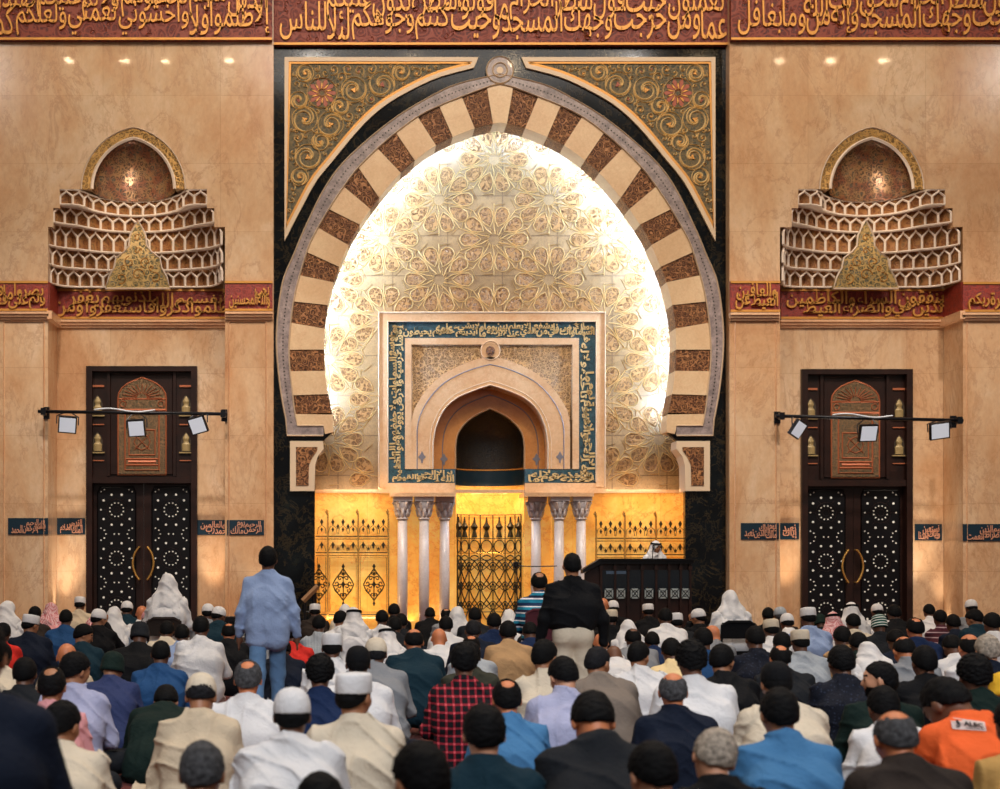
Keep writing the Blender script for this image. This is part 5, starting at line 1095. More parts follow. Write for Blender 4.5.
# ------------------------------------------------------------------ cloth, skin and hair colours
COLS = dict(white=(214, 212, 212), cream=(206, 192, 170), beige=(196, 178, 152), navy=(14, 23, 40), black=(8, 9, 13), grey=(126, 128, 132), charcoal=(24, 27, 32), taupe=(120, 108, 98), blue=(32, 70, 114),
            teal=(14, 42, 54), lightblue=(140, 158, 192), lavender=(164, 166, 194), skyblue=(66, 116, 160), darkgreen=(14, 32, 28), orange=(226, 96, 44), red=(200, 44, 36), pink=(216, 150, 152), olive=(54, 54, 44), tan=(176, 140, 100),
            mustard=(188, 146, 84), brown=(44, 36, 32), maroon=(84, 40, 48), darkblue=(20, 38, 72), yellow=(230, 180, 50), paleblue=(196, 208, 224), violet=(46, 56, 94), jean=(96, 130, 168), cream2=(226, 200, 150), grey2=(160, 166, 172))
def cloth(color, pat=None):
    key = 'cloth_' + color + (pat or '')
    if key in MATS: return MATS[key]
    c = S(*COLS[color]); m, nt, b = newmat(key); tc = nt.nodes.new('ShaderNodeTexCoord'); ob = tc.outputs['Object']
    n = tex(nt, 'Noise', ob, Scale=6, Detail=4); col = mix(nt, n.outputs[0], tuple(x * .82 for x in c), tuple(min(1, x * 1.14) for x in c))
    sp = nt.nodes.new('ShaderNodeSeparateXYZ'); nt.links.new(ob, sp.inputs[0])
    def wv(ch, freq, lo, hi):
        mm = nt.nodes.new('ShaderNodeMath'); mm.operation = 'MULTIPLY'; nt.links.new(sp.outputs[ch], mm.inputs[0]); mm.inputs[1].default_value = freq
        sn = nt.nodes.new('ShaderNodeMath'); sn.operation = 'SINE'; nt.links.new(mm.outputs[0], sn.inputs[0]); return ramp(nt, sn.outputs[0], [(lo, (0, 0, 0)), (hi, (1, 1, 1))]).outputs[0]
    if pat == 'plaid': col = mix(nt, wv(0, 120, .55, .7), mix(nt, wv(2, 120, .55, .7), S(18, 16, 22), S(130, 32, 44)), mix(nt, wv(2, 120, .55, .7), S(130, 32, 44), S(196, 76, 84)))
    if pat == 'stripes':
        bands = [(0, S(28, 50, 84)), (.22, S(28, 120, 150)), (.46, S(226, 226, 236)), (.56, S(24, 34, 60)), (.74, S(34, 130, 160)), (.92, S(220, 222, 230))]
        mm = nt.nodes.new('ShaderNodeMath'); mm.operation = 'MULTIPLY'; nt.links.new(sp.outputs[2], mm.inputs[0]); mm.inputs[1].default_value = 6.6
        fr_ = nt.nodes.new('ShaderNodeMath'); fr_.operation = 'FRACT'; nt.links.new(mm.outputs[0], fr_.inputs[0]); r_ = ramp(nt, fr_.outputs[0], bands); r_.color_ramp.interpolation = 'CONSTANT'; col = r_.outputs[0]
    if pat == 'maroonstripes': col = mix(nt, wv(2, 90, .78, .82), S(74, 34, 44), S(176, 150, 156))
    if pat == 'pinstripe': col = mix(nt, wv(0, 330, .7, .9), c, tuple(x * .55 for x in c))
    if pat == 'leafprint': v = tex(nt, 'Voronoi', ob, Scale=42); col = mix(nt, ramp(nt, v.outputs['Distance'], [(.18, (1, 1, 1)), (.26, (0, 0, 0))]).outputs[0], S(16, 20, 32), S(44, 52, 72))
    if pat == 'redcheck': ck = nt.nodes.new('ShaderNodeTexChecker'); nt.links.new(ob, ck.inputs['Vector']); ck.inputs['Scale'].default_value = 75; ck.inputs[1].default_value = rgba(S(176, 60, 70)); ck.inputs[2].default_value = rgba(S(226, 200, 200)); col = ck.outputs[0]
    if pat == 'knitbands': col = mix(nt, wv(2, 190, .5, .6), S(24, 70, 62), S(210, 214, 210))
    nt.links.new(col, b.inputs['Base Color']); b.inputs['Roughness'].default_value = .85; b.inputs['Specular IOR Level'].default_value = .2
    n2 = tex(nt, 'Noise', ob, Scale=26, Detail=4, Distortion=1.0); bp = nt.nodes.new('ShaderNodeBump'); bp.inputs['Strength'].default_value = .6; bp.inputs['Distance'].default_value = .012
    nt.links.new(n2.outputs[0], bp.inputs['Height']); nt.links.new(bp.outputs[0], b.inputs['Normal']); MATS[key] = m; return m
SKINS = dict(d=(104, 66, 46), m=(158, 106, 74), l=(196, 140, 108), o=(196, 118, 76))  # o carries the orange light on bare crowns in its colour
def skin(k): return plain('skin_' + k, S(*SKINS[k]), .5, bump=.1, bscale=50)
def hairm(k):
    key = 'hair_' + k
    if key in MATS: return MATS[key]
    c = S(*dict(black=(5, 5, 7), grey=(70, 70, 72), white=(160, 148, 134), dark=(24, 24, 28), ginger=(150, 90, 60))[k]); m, nt, b = newmat(key)
    ob = nt.nodes.new('ShaderNodeTexCoord').outputs['Object']; n = tex(nt, 'Noise', ob, Scale=38, Detail=5, Roughness=.7); n2 = tex(nt, 'Noise', ob, Scale=150, Detail=2)
    cr = ramp(nt, n.outputs[0], [(.35, tuple(x * .45 for x in c)), (.7, tuple(min(1, x * 1.5) for x in c))]); nt.links.new(cr.outputs[0], b.inputs['Base Color'])
    bp = nt.nodes.new('ShaderNodeBump'); bp.inputs['Strength'].default_value = .9; bp.inputs['Distance'].default_value = .006; nt.links.new(n2.outputs[0], bp.inputs['Height']); nt.links.new(bp.outputs[0], b.inputs['Normal'])
    b.inputs['Roughness'].default_value = .7; b.inputs['Specular IOR Level'].default_value = .15; MATS[key] = m; return m
LIP = plain('lips', S(140, 76, 66), .5)
# headgear code -> (meshes with material, words)
HEADS = dict(
    black=([('hair', 'black')], 'black hair'), short=([('short', 'black')], 'short black hair'), curly=([('curly', 'black')], 'thick curly black hair'), greyhair=([('hair', 'grey')], 'grey hair'), whitehair=([('hair', 'white')], 'pale grey hair'), darkgrey=([('short', 'dark')], 'greying dark hair'),
    bald=([('bald', 'black')], 'bald top and black side hair'), crown=([('crown', 'black')], 'black hair and a bald crown'), greycrown=([('crown', 'grey')], 'grey hair and a bald crown'), greybald=([('bald', 'grey')], 'bald top and grey side hair'), shaved=([], 'a shaved bare head'),
    kufi=([('ring', 'black'), ('kufi', 'white')], 'white flat cap'), kuficream=([('ring', 'black'), ('kufi', 'cream')], 'cream flat cap'), dome=([('ring', 'black'), ('dome', 'white')], 'white domed skullcap'), domecream=([('ring', 'dark'), ('dome', 'cream')], 'cream domed skullcap'), domepink=([('ring', 'black'), ('dome', 'pink')], 'pinkish skullcap'), domegrey=([('ring', 'grey'), ('dome', 'grey2')], 'pale grey skullcap'),
    beanie=([('beanie', 'charcoal')], 'dark knitted beanie'), greenbeanie=([('beanie', 'darkgreen')], 'dark green beanie'), stripebeanie=([('beanie', 'darkgreen:knitbands')], 'green and white banded cap'), yellowbeanie=([('beanie', 'yellow')], 'yellow cap'), blackcap=([('ring', 'black'), ('dome', 'black')], 'black cap'),
    scarf=([('drape', 'white')], 'white headscarf'), scarfcord=([('drape', 'white'), ('agal', 'black')], 'white headscarf with black cord'), redscarf=([('drape', 'pink:redcheck')], 'red checked headscarf'), redscarfcord=([('drape', 'pink:redcheck'), ('agal', 'black')], 'red checked headscarf with black cord'), hood=([('drape', 'white')], 'white hood'))
CACHE = {}
def person(px, py, w, head, top, **o):
    """px, py: head centre in the photograph, w: head width there (0: typical seated height)"""
    Y = o.get('Y') or (.178 * F / w if w else min(25.8, max(4.2, 1060 / (py - VY))))
    z = EYE + (VY - py) * Y / F - .02 - o.get('base', 0); X = PX(px, Y)
    pose = o.get('pose') or ('cross' if z < .80 else 'kneel')
    hp, hy, ht = o.get('hp', 14), o.get('hy', 0), o.get('ht', 0); arms = o.get('arms', 'lap'); build = o.get('b', 1.0)
    far = Y > 12.5 and pose in ('cross', 'kneel') and not o.get('own')
    lean = o.get('lean')
    if lean is None:
        lo_, hi_ = 4., 55.
        for _ in range(12):
            mid = (lo_ + hi_) / 2
            if skeleton(pose, mid, hp, hy, ht)['H'][2] > z: lo_ = mid
            else: hi_ = mid
        lean = lo_
    if far: lean = round(lean / 8) * 8; hp = round(hp / 20) * 20; hy = round(hy / 40) * 40; ht = 0
    sk = skeleton(pose, lean, hp, hy, ht, arms, build, o.get('sl', 0)); sc = min(1.25, max(.8, z / sk['H'][2]))
    h = .0105 if Y < 9 else .013 if Y < 13 else .018
    col, kind = top.rsplit(' ', 1); words_ = col; pat = None
    if ':' in col: col, pat, words_ = col.split(':')
    gk = {'robe': 'robe', 'shirt': 'shirt', 'jacket': 'jacket', 'sweater': 'shirt', 'polo': 'shirt'}[kind]
    key = (pose, lean, hp, hy, ht, arms, build, gk, h, o.get('beard', False)) if far else (len(CACHE),)
    drp = any(m_[0] == 'drape' for m_ in HEADS[head][0])
    if key not in CACHE:
        seed = len(CACHE); CACHE[key] = [body_mesh(sk, h, o.get('beard', False)), shirt_mesh(sk, h, seed, gk, o.get('tuck')), None if gk == 'robe' else leg_mesh(sk, h, seed, o.get('tuck')), shoe_mesh(sk, .012) if pose in ('chair', 'stand') else None, None]
    c = CACHE[key]
    if drp and c[4] is None: c[4] = drape_mesh(sk, h, len(CACHE))
    byaw = o.get('yaw', 0); e = empty('person'); e.scale = (sc,) * 3; e.rotation_euler = (0, 0, math.radians(byaw))
    off = Matrix.Rotation(math.radians(byaw), 3, 'Z') @ Vector(tuple(sk['H'])) * sc; zb = max(0, z - off.z) if pose != 'stand' else 0
    e.location = (X - off.x, Y - off.y, o.get('base', 0))
    def child(nm, me, mats, mtx=None):
        ob = bpy.data.objects.new(nm, me); COL.objects.link(ob); ob.parent = e
        if mtx is not None: ob.matrix_local = mtx
        for i, mt in enumerate(mats): ob.material_slots[i].link = 'OBJECT'; ob.material_slots[i].material = mt
        return ob
    hc = HEADS[head][0][0][1] if HEADS[head][0] and HEADS[head][0][0][1] in ('black', 'grey', 'white', 'dark', 'ginger') and HEADS[head][0][0][0] not in ('drape', 'beanie') else 'black'
    child('body', c[0], [skin(o.get('skin', 'd')), hairm(hc), LIP])
    nm = {'robe': 'robe', 'shirt': 'shirt', 'jacket': 'jacket', 'sweater': 'sweater', 'polo': 'polo_shirt'}[kind]
    top_ob = child(nm, c[1], [cloth(col, pat)])
    if c[2]: child('trousers', c[2], [cloth(o.get('legs', 'charcoal' if len(PEOPLE) % 3 else 'navy'))])
    if c[3]: child('shoes', c[3], [cloth('black')])
    mh = Matrix(sk['R'].tolist()).to_4x4(); mh.translation = Vector(tuple(sk['H']))
    for mn, mc in HEADS[head][0]:
        if mn == 'drape': child('headscarf', c[4], [cloth(*mc.split(':'))])
        elif mn in ('hair', 'short', 'curly', 'bald', 'crown', 'ring'): rv = random.Random(int(px * 7 + py)); child('hair', head_mesh(mn, Y < 10), [hairm(mc)], mh @ Matrix.Diagonal((rv.uniform(.99, 1.035), rv.uniform(.99, 1.03), rv.uniform(.995, 1.05), 1)))
        else: child({'kufi': 'skullcap', 'dome': 'skullcap', 'beanie': 'knitted_cap', 'agal': 'head_cord'}[mn], head_mesh(mn, True), [cloth(*mc.split(':'))], mh)
    e['category'] = 'person'
    look = '%s, %s %s' % (HEADS[head][1], o.get('word', words_), kind)
    PEOPLE.append(dict(o=e, look=look, px=px, py=py, Y=Y, X=X, head=HEADS[head][1], top='%s %s' % (o.get('word', words_), kind), pose=pose, label=o.get('label')))
    return e, sk, sc, top_ob
PEOPLE = []
# ------------------------------------------------------------------ the congregation (head centre x, y, head width in the photograph)
# garment 'colour[:pattern:word] kind'
PP = [
 (8, 609, 13, 'scarf', 'white robe', dict(hy=-40)), (35, 614, 12, 'black', 'brown jacket', {}), (51, 610, 12, 'redscarf', 'pink robe', {}), (80, 604, 11, 'kufi', 'beige robe', {}),
 (31, 624, 15, 'kufi', 'navy jacket', dict(hy=-50, skin='m', b=1.1)), (66, 618, 13, 'black', 'blue jacket', dict(b=1.1)), (3, 633, 15, 'blackcap', 'red shirt', {}), (99, 618, 13, 'dome', 'black jacket', dict(hy=-40, arms='face', skin='m')),
 (84, 634, 16, 'black', 'teal jacket', dict(hy=-60, skin='m')), (93, 624, 12, 'redscarf', 'pink shirt', {}), (67, 655, 21, 'shaved', 'beige shirt', dict(skin='o')), (25, 672, 24, 'black', 'charcoal shirt', {}), (2, 655, 20, 'black', 'cream robe', {}),
 (76, 668, 24, 'black', 'lavender shirt', dict(hy=-45, skin='m', Y=9.9)), (52, 684, 28, 'crown', 'pink shirt', dict(skin='m')), (63, 722, 31, 'black', 'cream robe', dict(hy=-25, skin='m', b=1.12, Y=7.3)), (113, 666, 24, 'greenbeanie', 'violet jacket', dict(skin='m', hy=-20, Y=11.6)),
 (140, 634, 18, 'beanie', 'black jacket', dict(b=1.1)), (-22, 652, 50, 'black', 'navy jacket', dict(pose='chair', b=1.1, skin='m', Y=4.7, label='person in a dark navy jacket on a chair at the bottom corner, nearest the camera')),
 (127, 609, 12, 'dome', 'teal robe', {}), (114, 615, 13, 'scarf', 'white robe', {}), (142, 613, 12, 'shaved', 'white shirt', dict(skin='o')), (148, 619, 13, 'domepink', 'paleblue robe', {}),
 (160, 620, 12, 'black', 'black jacket', {}), (167, 630, 15, 'black', 'cream robe', {}), (182, 634, 15, 'black', 'lightblue shirt', {}), (161, 652, 20, 'short', 'blue shirt', dict(b=1.08)), (201, 627, 17, 'black', 'white robe', dict(b=1.08)),
 (166, 700, 24, 'black', 'darkgreen jacket', dict(hp=40, skin='m')), (201, 694, 30, 'domecream', 'beige robe', dict(hp=38, skin='m', legs='cream')), (202, 770, 46, 'greyhair', 'brown shirt', dict(skin='m', Y=5.3, hp=20)),
 (219, 615, 13, 'dome', 'teal jacket', dict(hy=-30)), (208, 612, 12, 'dome', 'grey robe', {}), (229, 632, 15, 'crown', 'black jacket', dict(skin='o', b=1.15)), (252, 637, 14, 'black', 'grey2 shirt', {}),
 (248, 677, 27, 'greycrown', 'white robe', dict(skin='o', b=1.12)), (293, 633, 16, 'black', 'red shirt', dict(hp=20)), (282, 650, 18, 'black', 'navy jacket', dict(hp=30)), (315, 611, 11, 'kufi', 'brown robe', dict(skin='d')),
 (319, 624, 14, 'black', 'grey2:pinstripe:pinstriped grey shirt', {}), (341, 619, 13, 'black', 'white robe', dict(hy=-40, skin='m')), (354, 616, 14, 'scarfcord', 'white robe', {}), (345, 611, 11, 'scarf', 'cream robe', {}),
 (382, 618, 13, 'black', 'white robe', {}), (394, 611, 12, 'black', 'black jacket', {}), (395, 626, 14, 'black', 'charcoal jacket', {}), (387, 636, 15, 'scarfcord', 'white shirt', dict(hy=-20)),
 (332, 646, 20, 'kufi', 'white robe', {}), (376, 652, 22, 'domecream', 'grey robe', dict(b=1.08, legs='beige')), (320, 672, 25, 'curly', 'darkblue shirt', dict(b=1.05)), (358, 662, 24, 'blackcap', 'white shirt', dict(b=1.08)),
 (355, 693, 35, 'kufi', 'cream robe', dict(hy=-35, skin='m', b=1.1, Y=7.0, hp=6)), (292, 712, 36, 'dome', 'white robe', dict(b=1.08, hp=10)), (320, 803, 42, 'black', 'charcoal shirt', dict(Y=5.3)), (420, 776, 56, 'black', 'black shirt', dict(Y=4.7, skin='m', hy=30)),
 (401, 622, 13, 'black', 'charcoal jacket', {}), (430, 614, 11, 'short', 'black jacket', {}), (446, 615, 11, 'crown', 'grey shirt', dict(skin='l')), (446, 625, 14, 'black', 'white robe', {}), (457, 615, 13, 'scarf', 'white robe', {}),
 (475, 616, 13, 'black', 'charcoal jacket', {}), (473, 630, 17, 'darkgrey', 'navy jacket', dict(b=1.1)), (494, 622, 14, 'black', 'darkblue jacket', {}), (414, 640, 19, 'bald', 'teal jacket', dict(skin='o', b=1.12, Y=12.8)),
 (439, 638, 16, 'shaved', 'white shirt', dict(skin='o', b=1.0)), (471, 646, 18, 'crown', 'grey2 shirt', dict(skin='o')), (464, 661, 24, 'curly', 'maroon:plaid:red and black checked shirt', dict(b=1.08, Y=10.4)), (470, 655, 20, 'black', 'olive jacket', dict(Y=11.8)),
 (508, 632, 17, 'black', 'tan jacket', {}), (507, 697, 29, 'crown', 'skyblue shirt', dict(skin='o', b=1.0)), (484, 730, 41, 'black', 'teal jacket', dict(Y=6.2, skin='l', b=1.0)), (509, 617, 12, 'scarf', 'white robe', {}),
 (530, 632, 15, 'black', 'darkblue jacket', dict(hp=30)), (545, 655, 21, 'black', 'cream robe', dict(hy=-40, skin='m', b=1.05, Y=11.0)), (563, 674, 29, 'black', 'lavender shirt', dict(skin='l', hp=26, hy=20, b=1.1, Y=8.8)),
 (603, 605, 12, 'shaved', 'black jacket', dict(skin='o')), (601, 642, 16, 'shaved', 'white shirt', dict(skin='o')), (598, 661, 23, 'darkgrey', 'taupe jacket', dict(hy=-45, skin='m', b=1.1, Y=10.3)), (593, 719, 36, 'black', 'charcoal jacket', dict(hp=46, skin='o', b=1.08, Y=6.7, lean=14)),
 (613, 608, 11, 'dome', 'black jacket', {}), (611, 618, 13, 'kuficream', 'black jacket', {}), (628, 628, 14, 'scarf', 'white robe', dict(hp=40)), (648, 611, 11, 'kufi', 'black jacket', {}), (665, 617, 14, 'black', 'white shirt', dict(b=1.05)),
 (676, 622, 13, 'kufi', 'charcoal jacket', {}), (698, 617, 13, 'dome', 'black jacket', dict(hy=40, arms='face', skin='m')), (633, 638, 16, 'crown', 'grey jacket', dict(skin='d')), (652, 641, 15, 'black', 'darkblue shirt', {}),
 (639, 654, 20, 'black', 'white robe', dict(hy=-40, skin='m', b=1.1, Y=12.0)), (671, 650, 19, 'black', 'cream2 shirt', dict(word='pale yellow')), (691, 659, 26, 'curly', 'white shirt', dict(b=1.15, Y=9.0)), (614, 656, 17, 'shaved', 'white robe', dict(hp=34)),
 (673, 689, 28, 'greybald', 'navy jacket', dict(skin='o', b=1.05, hy=-8)), (714, 754, 44, 'whitehair', 'black jacket', dict(skin='l', ht=14, hp=24, b=1.0, Y=5.7)), (652, 770, 44, 'black', 'black jacket', dict(Y=5.7, hy=15, skin='l', hp=20)),
 (719, 619, 14, 'crown', 'charcoal jacket', dict(skin='o')), (712, 634, 15, 'shaved', 'grey shirt', dict(skin='o', hy=40)), (737, 623, 14, 'black', 'pink shirt', {}), (703, 639, 18, 'black', 'blue shirt', {}), (722, 659, 24, 'black', 'black shirt', dict(hy=-35, skin='m')),
 (755, 638, 20, 'black', 'navy:leafprint:dark patterned shirt', dict(b=1.1)), (768, 615, 12, 'black', 'black shirt', {}), (780, 615, 12, 'domegrey', 'brown robe', {}), (787, 622, 13, 'dome', 'white robe', {}), (771, 629, 15, 'kuficream', 'white robe', {}),
 (800, 641, 18, 'kuficream', 'grey2 robe', dict(b=1.12, word='pale grey')), (808, 617, 15, 'kufi', 'lightblue shirt', dict(b=1.08)), (782, 643, 17, 'black', 'black shirt', {}), (780, 657, 20, 'crown', 'charcoal jacket', dict(skin='o', b=1.1)),
 (776, 681, 28, 'blackcap', 'cream shirt', dict(b=1.15, skin='m', Y=8.3)), (779, 711, 37, 'black', 'skyblue shirt', dict(b=1.1, skin='m', Y=6.7)),
 (820, 622, 12, 'greenbeanie', 'charcoal shirt', {}), (833, 620, 13, 'redscarfcord', 'white robe', {}), (851, 610, 13, 'scarfcord', 'white robe', dict(Y=19.5)), (853, 622, 14, 'black', 'cream jacket', {}), (842, 637, 17, 'black', 'tan shirt', {}),
 (858, 643, 17, 'black', 'darkgreen jacket', {}), (877, 611, 11, 'dome', 'white robe', {}), (879, 624, 14, 'stripebeanie', 'charcoal jacket', {}), (894, 613, 13, 'black', 'black jacket', dict(b=1.1)), (841, 661, 23, 'black', 'navy:leafprint:dark leaf-print shirt', dict(Y=9.6, b=1.12)),
 (879, 677, 26, 'short', 'darkgreen shirt', dict(hy=72, skin='l', beard=True, Y=9.1, hp=4, b=1.1)), (868, 653, 18, 'scarf', 'white robe', dict(hp=40, own=1)), (904, 649, 22, 'bald', 'grey robe', dict(skin='o', hp=34, b=1.05)), (896, 640, 17, 'black', 'navy sweater', dict(hp=34)),
 (915, 628, 16, 'crown', 'darkblue jacket', dict(skin='o')), (929, 611, 11, 'black', 'white robe', {}), (940, 618, 13, 'black', 'maroon:maroonstripes:maroon striped sweater', {}), (953, 623, 13, 'black', 'navy shirt', {}), (971, 607, 11, 'dome', 'grey robe', dict(Y=23)),
 (974, 618, 14, 'black', 'teal jacket', dict(hy=50, skin='m')), (992, 623, 16, 'black', 'white shirt', {}), (952, 646, 18, 'black', 'white robe', dict(hp=46)), (969, 646, 20, 'bald', 'white shirt', dict(skin='o')), (987, 649, 23, 'whitehair', 'navy jacket', dict(skin='l')),
 (924, 661, 23, 'black', 'black jacket', dict(b=1.1)), (974, 674, 29, 'curly', 'darkgreen jacket', {}), (1003, 690, 26, 'yellowbeanie', 'mustard jacket', dict(skin='m')), (883, 705, 32, 'black', 'white shirt', dict(b=1.05)),
 (895, 735, 40, 'greybald', 'brown jacket', dict(skin='o', b=1.1, hp=22, Y=5.9)), (1016, 722, 38, 'black', 'mustard shirt', dict(b=1.0, Y=6.3)),
]
YS = [o.get('Y') or (.178 * F / w if w else 1060 / (y - VY)) for (x, y, w, hd, tp, o) in PP]; Y1 = list(YS)
FIX = [(268, 13.3), (572, 12.6), (168, 18.0), (730, 17.4), (539, 17.0), (940, 7.7)]
for it in range(80):                                  # keep neighbours from sitting inside one another
    for i in range(len(PP)):
        for j in list(range(i)) + [-k_ - 1 for k_ in range(len(FIX))]:
            xj, yj = (PP[j][0], YS[j]) if j >= 0 else FIX[-j - 1]
            dX = (PX(PP[i][0], YS[i]) - PX(xj, yj)) / .50; dY = (YS[i] - yj) / .78
            if dX * dX + dY * dY < 1:
                need = (math.sqrt(1 - dX * dX) - abs(dY)) * .78 * .26
                s_ = (1 if dY > 0 else -1) if abs(dY) > .15 else (1 if (j >= 0 and PP[i][1] < PP[j][1]) or (j < 0 and dY > 0) else -1)
                YS[i] = min(Y1[i] * 1.13, max(Y1[i] * .89, YS[i] + s_ * need)); YS[i] = min(YS[i], 26.6)
                if j >= 0: YS[j] = min(26.6, Y1[j] * 1.13, max(Y1[j] * .89, YS[j] - s_ * need))
for (x, y, w, hd, tp, o), yy in zip(PP, YS): person(x, y, w, hd, tp, **dict(o, Y=yy))
# the walking man, the standing man, three on chairs, the preacher
person(268, 558, 17, 'black', 'lightblue shirt', pose='stand', lean=2, hp=6, Y=13.3, arms='walk', legs='jean', skin='d', own=1, label='man in a pale blue shirt and jeans walking among the seated rows', b=1.0, word='pale blue')
person(572, 564, 18, 'short', 'black shirt', pose='stand', lean=1, hp=8, Y=12.6, legs='cream', tuck=True, skin='m', own=1, label='broad man in a black shirt and pale trousers standing among the seated rows', b=1.14)
def chair(X, Y, back_col, label, yaw=0, h=.86):
    e = tag(empty('chair', (X, Y, 0)), label, 'chair', 'chairs among the worshippers'); e.rotation_euler = (0, 0, math.radians(yaw)); e2 = e.location
    mt = cloth(back_col) if back_col in COLS else M_STEEL
    def pt(name, fn, mat):
        m = MB(); fn(m); me_ = m.build(name, mat); me_.parent = e; return me_
    pt('seat', lambda m: m.box((-.23, -.20, .41), (.23, .22, .46)), mt)
    pt('backrest', lambda m: m.tube([(-.2, -.25, .62), (-.2, -.265, h), (-.13, -.275, h + .04), (.13, -.275, h + .04), (.2, -.265, h), (.2, -.25, .62)], .022, 8) or m.box((-.2, -.28, .62), (.2, -.245, h + .03)), mt)
    for sx in (-1, 1):
        for yy in (-.2, .19): pt('leg', lambda m: m.tube([(sx * .21, yy, .42), (sx * .22, yy * 1.1, 0)], .014, 8), M_STEEL)
        pt('back_post', lambda m: m.tube([(sx * .21, -.2, .42), (sx * .2, -.26, .66)], .014, 8), M_STEEL)
for (x, y, w, hd, tp, o, cc, lab, ch) in (
    (168, 583, 15, 'hood', 'white robe', dict(Y=18.0, label='person in a white hooded robe on a chair before the left door', b=1.0), 'brown', 'dark brown chair under the white-hooded person before the left door', .80),
    (730, 598, 14, 'hood', 'white robe', dict(Y=17.4, label='person in a white hooded robe on a black chair beside the black marble', b=1.08), 'black', 'black-backed chair under the white-hooded person beside the black marble', .78),
    (539, 582, 14, 'crown', 'teal:stripes:teal striped polo', dict(Y=17.0, skin='m', label='balding man in a teal, navy and white striped polo on a brown chair'), 'maroon', 'reddish brown chair under the man in the striped polo', .94)):
    e, sk, sc, _ = person(x, y, w, hd, tp, pose='chair', own=1, lean=4, hp=10, **o)
    chair(e.location.x, e.location.y + .02, cc, lab, 0, ch)
e, sk, sc, _ = [(d['o'], 0, 0, 0) for d in PEOPLE if d['px'] == -22][0]
chair(e.location.x, e.location.y + .02, 'black', 'black chair under the person in navy at the bottom corner', 0, .78)
person(656, 546, 15, 'scarfcord', 'white robe', pose='stand', lean=2, hp=16, Y=27.0, b=1.1, base=.35, own=1, skin='m', yaw=180 + 14, hy=14, arms='side', label='preacher in a white robe and headscarf with black cord behind the dark pulpit')
# cardboard-white label on the orange shirt
e, sk, sc, top = person(946, 697, 34, 'short', 'orange shirt', hy=40, hp=44, lean=26, b=.98, Y=7.7, yaw=-6, sl=.09, pose='cross', skin='d', label='person in an orange shirt with a pale printed back label')
bpy.context.view_layer.update()
def on_back(px, py, ob):
    dg = bpy.context.evaluated_depsgraph_get(); o_ = Vector((0, 0, EYE)); d = (P(px, py, 10) - o_).normalized(); inv = ob.matrix_world.inverted(); ok, loc, nrm, _ = ob.ray_cast(inv @ o_, (inv.to_3x3() @ d).normalized()); return ob.matrix_world @ loc if ok else None
def patch(mb, pts, ob, lift):
    q = [on_back(x, y, ob) for x, y in pts]
    if all(p is not None for p in q): mb.add([p + Vector((0, -lift, .001)) for p in q], [tuple(range(len(q)))])
m = MB(); 
quad = [(949, 717), (984, 722), (986, 731), (952, 729)]
lerp = lambda u, v: tuple((1 - v) * ((1 - u) * quad[0][k] + u * quad[1][k]) + v * ((1 - u) * quad[3][k] + u * quad[2][k]) for k in (0, 1))
for i in range(8):
    for j in range(3): patch(m, [lerp(i / 8, j / 3), lerp((i + 1) / 8, j / 3), lerp((i + 1) / 8, (j + 1) / 3), lerp(i / 8, (j + 1) / 3)], top, .006)
lb = m.build('printed_label', plain('label_cloth', S(206, 186, 178), .7)); lb.parent = top; lb.matrix_parent_inverse = top.matrix_world.inverted()
m = MB(); v, f = glyphs('ALEC', .0, .03); v = v.copy(); v[:, 0] = (v[:, 0] - v[:, 0].min()) / np.ptp(v[:, 0]); v[:, 1] = (v[:, 1] - v[:, 1].min()) / np.ptp(v[:, 1])
pts = [on_back(*lerp(.36 + .56 * a_, .62 - .46 * b_), top) for a_, b_ in v[:, :2]]
f = [q for q in f if all(pts[i] is not None for i in q)]; keep = sorted({i for q in f for i in q}); re_ = {k_: n_ for n_, k_ in enumerate(keep)}
m.add([pts[i] + Vector((0, -.012, 0)) for i in keep], [tuple(re_[i] for i in q) for q in f])
for a_ in np.linspace(.4, .9, 12): patch(m, [lerp(a_, .74), lerp(a_ + .03, .74), lerp(a_ + .03, .84), lerp(a_, .84)], top, .012)
for k_ in range(9):
    t0, t1 = -1.9 + k_ * .5, -1.4 + k_ * .5; c_ = lambda t, r: lerp(.17 + .09 * r * math.cos(t), .5 + .34 * r * math.sin(t)); patch(m, [c_(t0, 1), c_(t1, 1), c_(t1, .7), c_(t0, .7)], top, .012)
patch(m, [lerp(.15, .25), lerp(.22, .12), lerp(.24, .5), lerp(.17, .7)], top, .012)
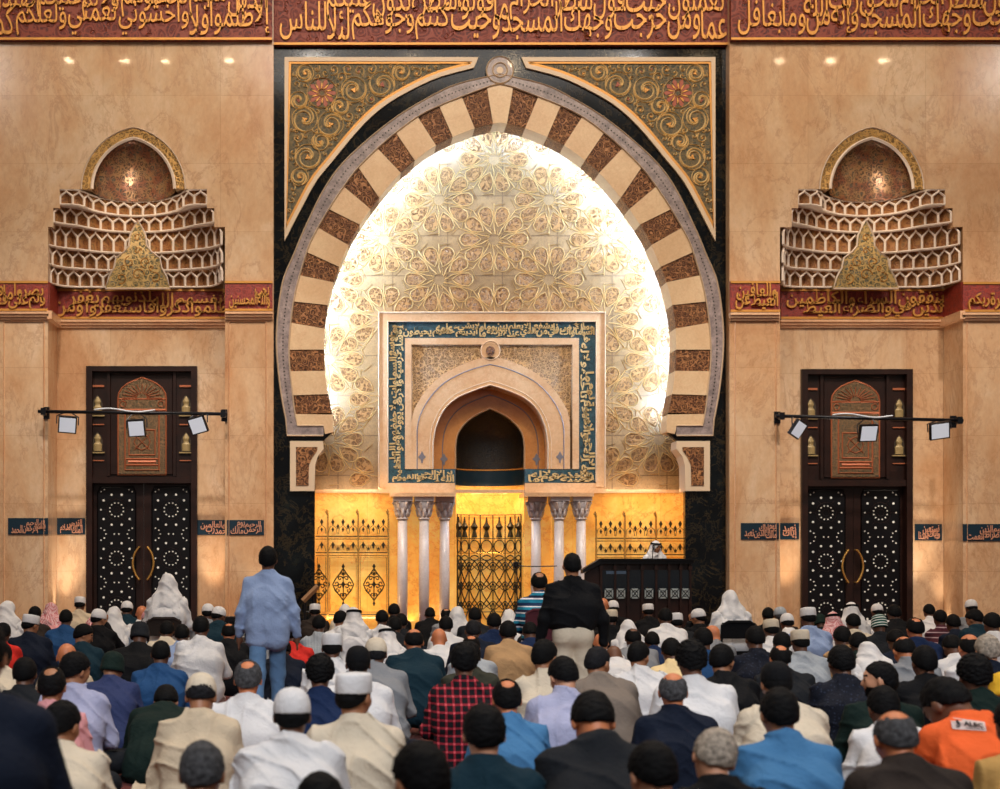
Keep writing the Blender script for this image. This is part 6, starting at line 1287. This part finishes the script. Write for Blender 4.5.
lt = m.build('label_print', plain('black_ink', S(24, 20, 24), .6), None); lt.parent = lb; lt.matrix_parent_inverse = Matrix()

# ------------------------------------------------------------------ labels for people
from collections import Counter
WORDS = dict(grey2='pale grey', paleblue='pale blue', skyblue='bright blue', lightblue='pale blue', darkblue='dark blue', darkgreen='dark green', cream2='pale yellow')
for d in PEOPLE:
    w_ = d['top'].split(); w_[0] = WORDS.get(w_[0], w_[0]); d['top'] = ' '.join(w_); d['look'] = d['head'] + ', ' + d['top']; d['head'] = d['head'].replace('a shaved bare head', 'shaved bare head')
cnt = Counter(d['look'] for d in PEOPLE)
used = set(d['label'] for d in PEOPLE if d['label'])
def zone(d):
    for lim, t in ((75, 'beside the far left wall'), (200, 'below the left door'), (310, 'around the walking man'), (455, 'below the left columns'), (530, 'below the bronze niche grille'), (618, 'around the standing man'), (700, 'before the pulpit'), (795, 'below the right black marble'), (925, 'below the right door')):
        if d['px'] < lim: return t
    return 'beside the far right wall'
def rows(d): return 'front rows' if d['Y'] < 8.2 else 'middle rows' if d['Y'] < 13 else 'far rows'
uniq = [d for d in PEOPLE if cnt[d['look']] == 1 and not d['label']]
for d in PEOPLE:
    lab = d['label']
    if not lab and cnt[d['look']] == 1: lab = 'person with %s in %s, %s %s' % (d['head'], d['top'], rows(d), zone(d))
    if not lab:
        for u in sorted((u for u in uniq if u is not d), key=lambda u: math.hypot(u['px'] - d['px'], (u['py'] - d['py']) * 1.6))[:14]:
            dxp, dyp = d['px'] - u['px'], d['py'] - u['py']
            rel = ('right of' if dxp > 0 else 'left of') if abs(dxp) > 1.2 * abs(dyp) else ('beyond' if dyp < 0 else 'behind')
            for t in ('person with %s in %s, %s the one with %s in %s', 'person with %s in %s, %s the %s and %s', '%s and %s, %s the %s and %s'):
                t = t % (d['head'], d['top'], rel, u['head'], u['top'])
                if len(t.split()) <= 16 and t not in used: lab = t; break
            if lab: break
    if len(lab.split()) > 16: lab = lab.replace('person with ', '').replace('bronze niche ', '').replace('thick curly', 'curly')
    used.add(lab); d['o']['label'] = lab; d['o']['group'] = 'worshippers gathered on the carpet'
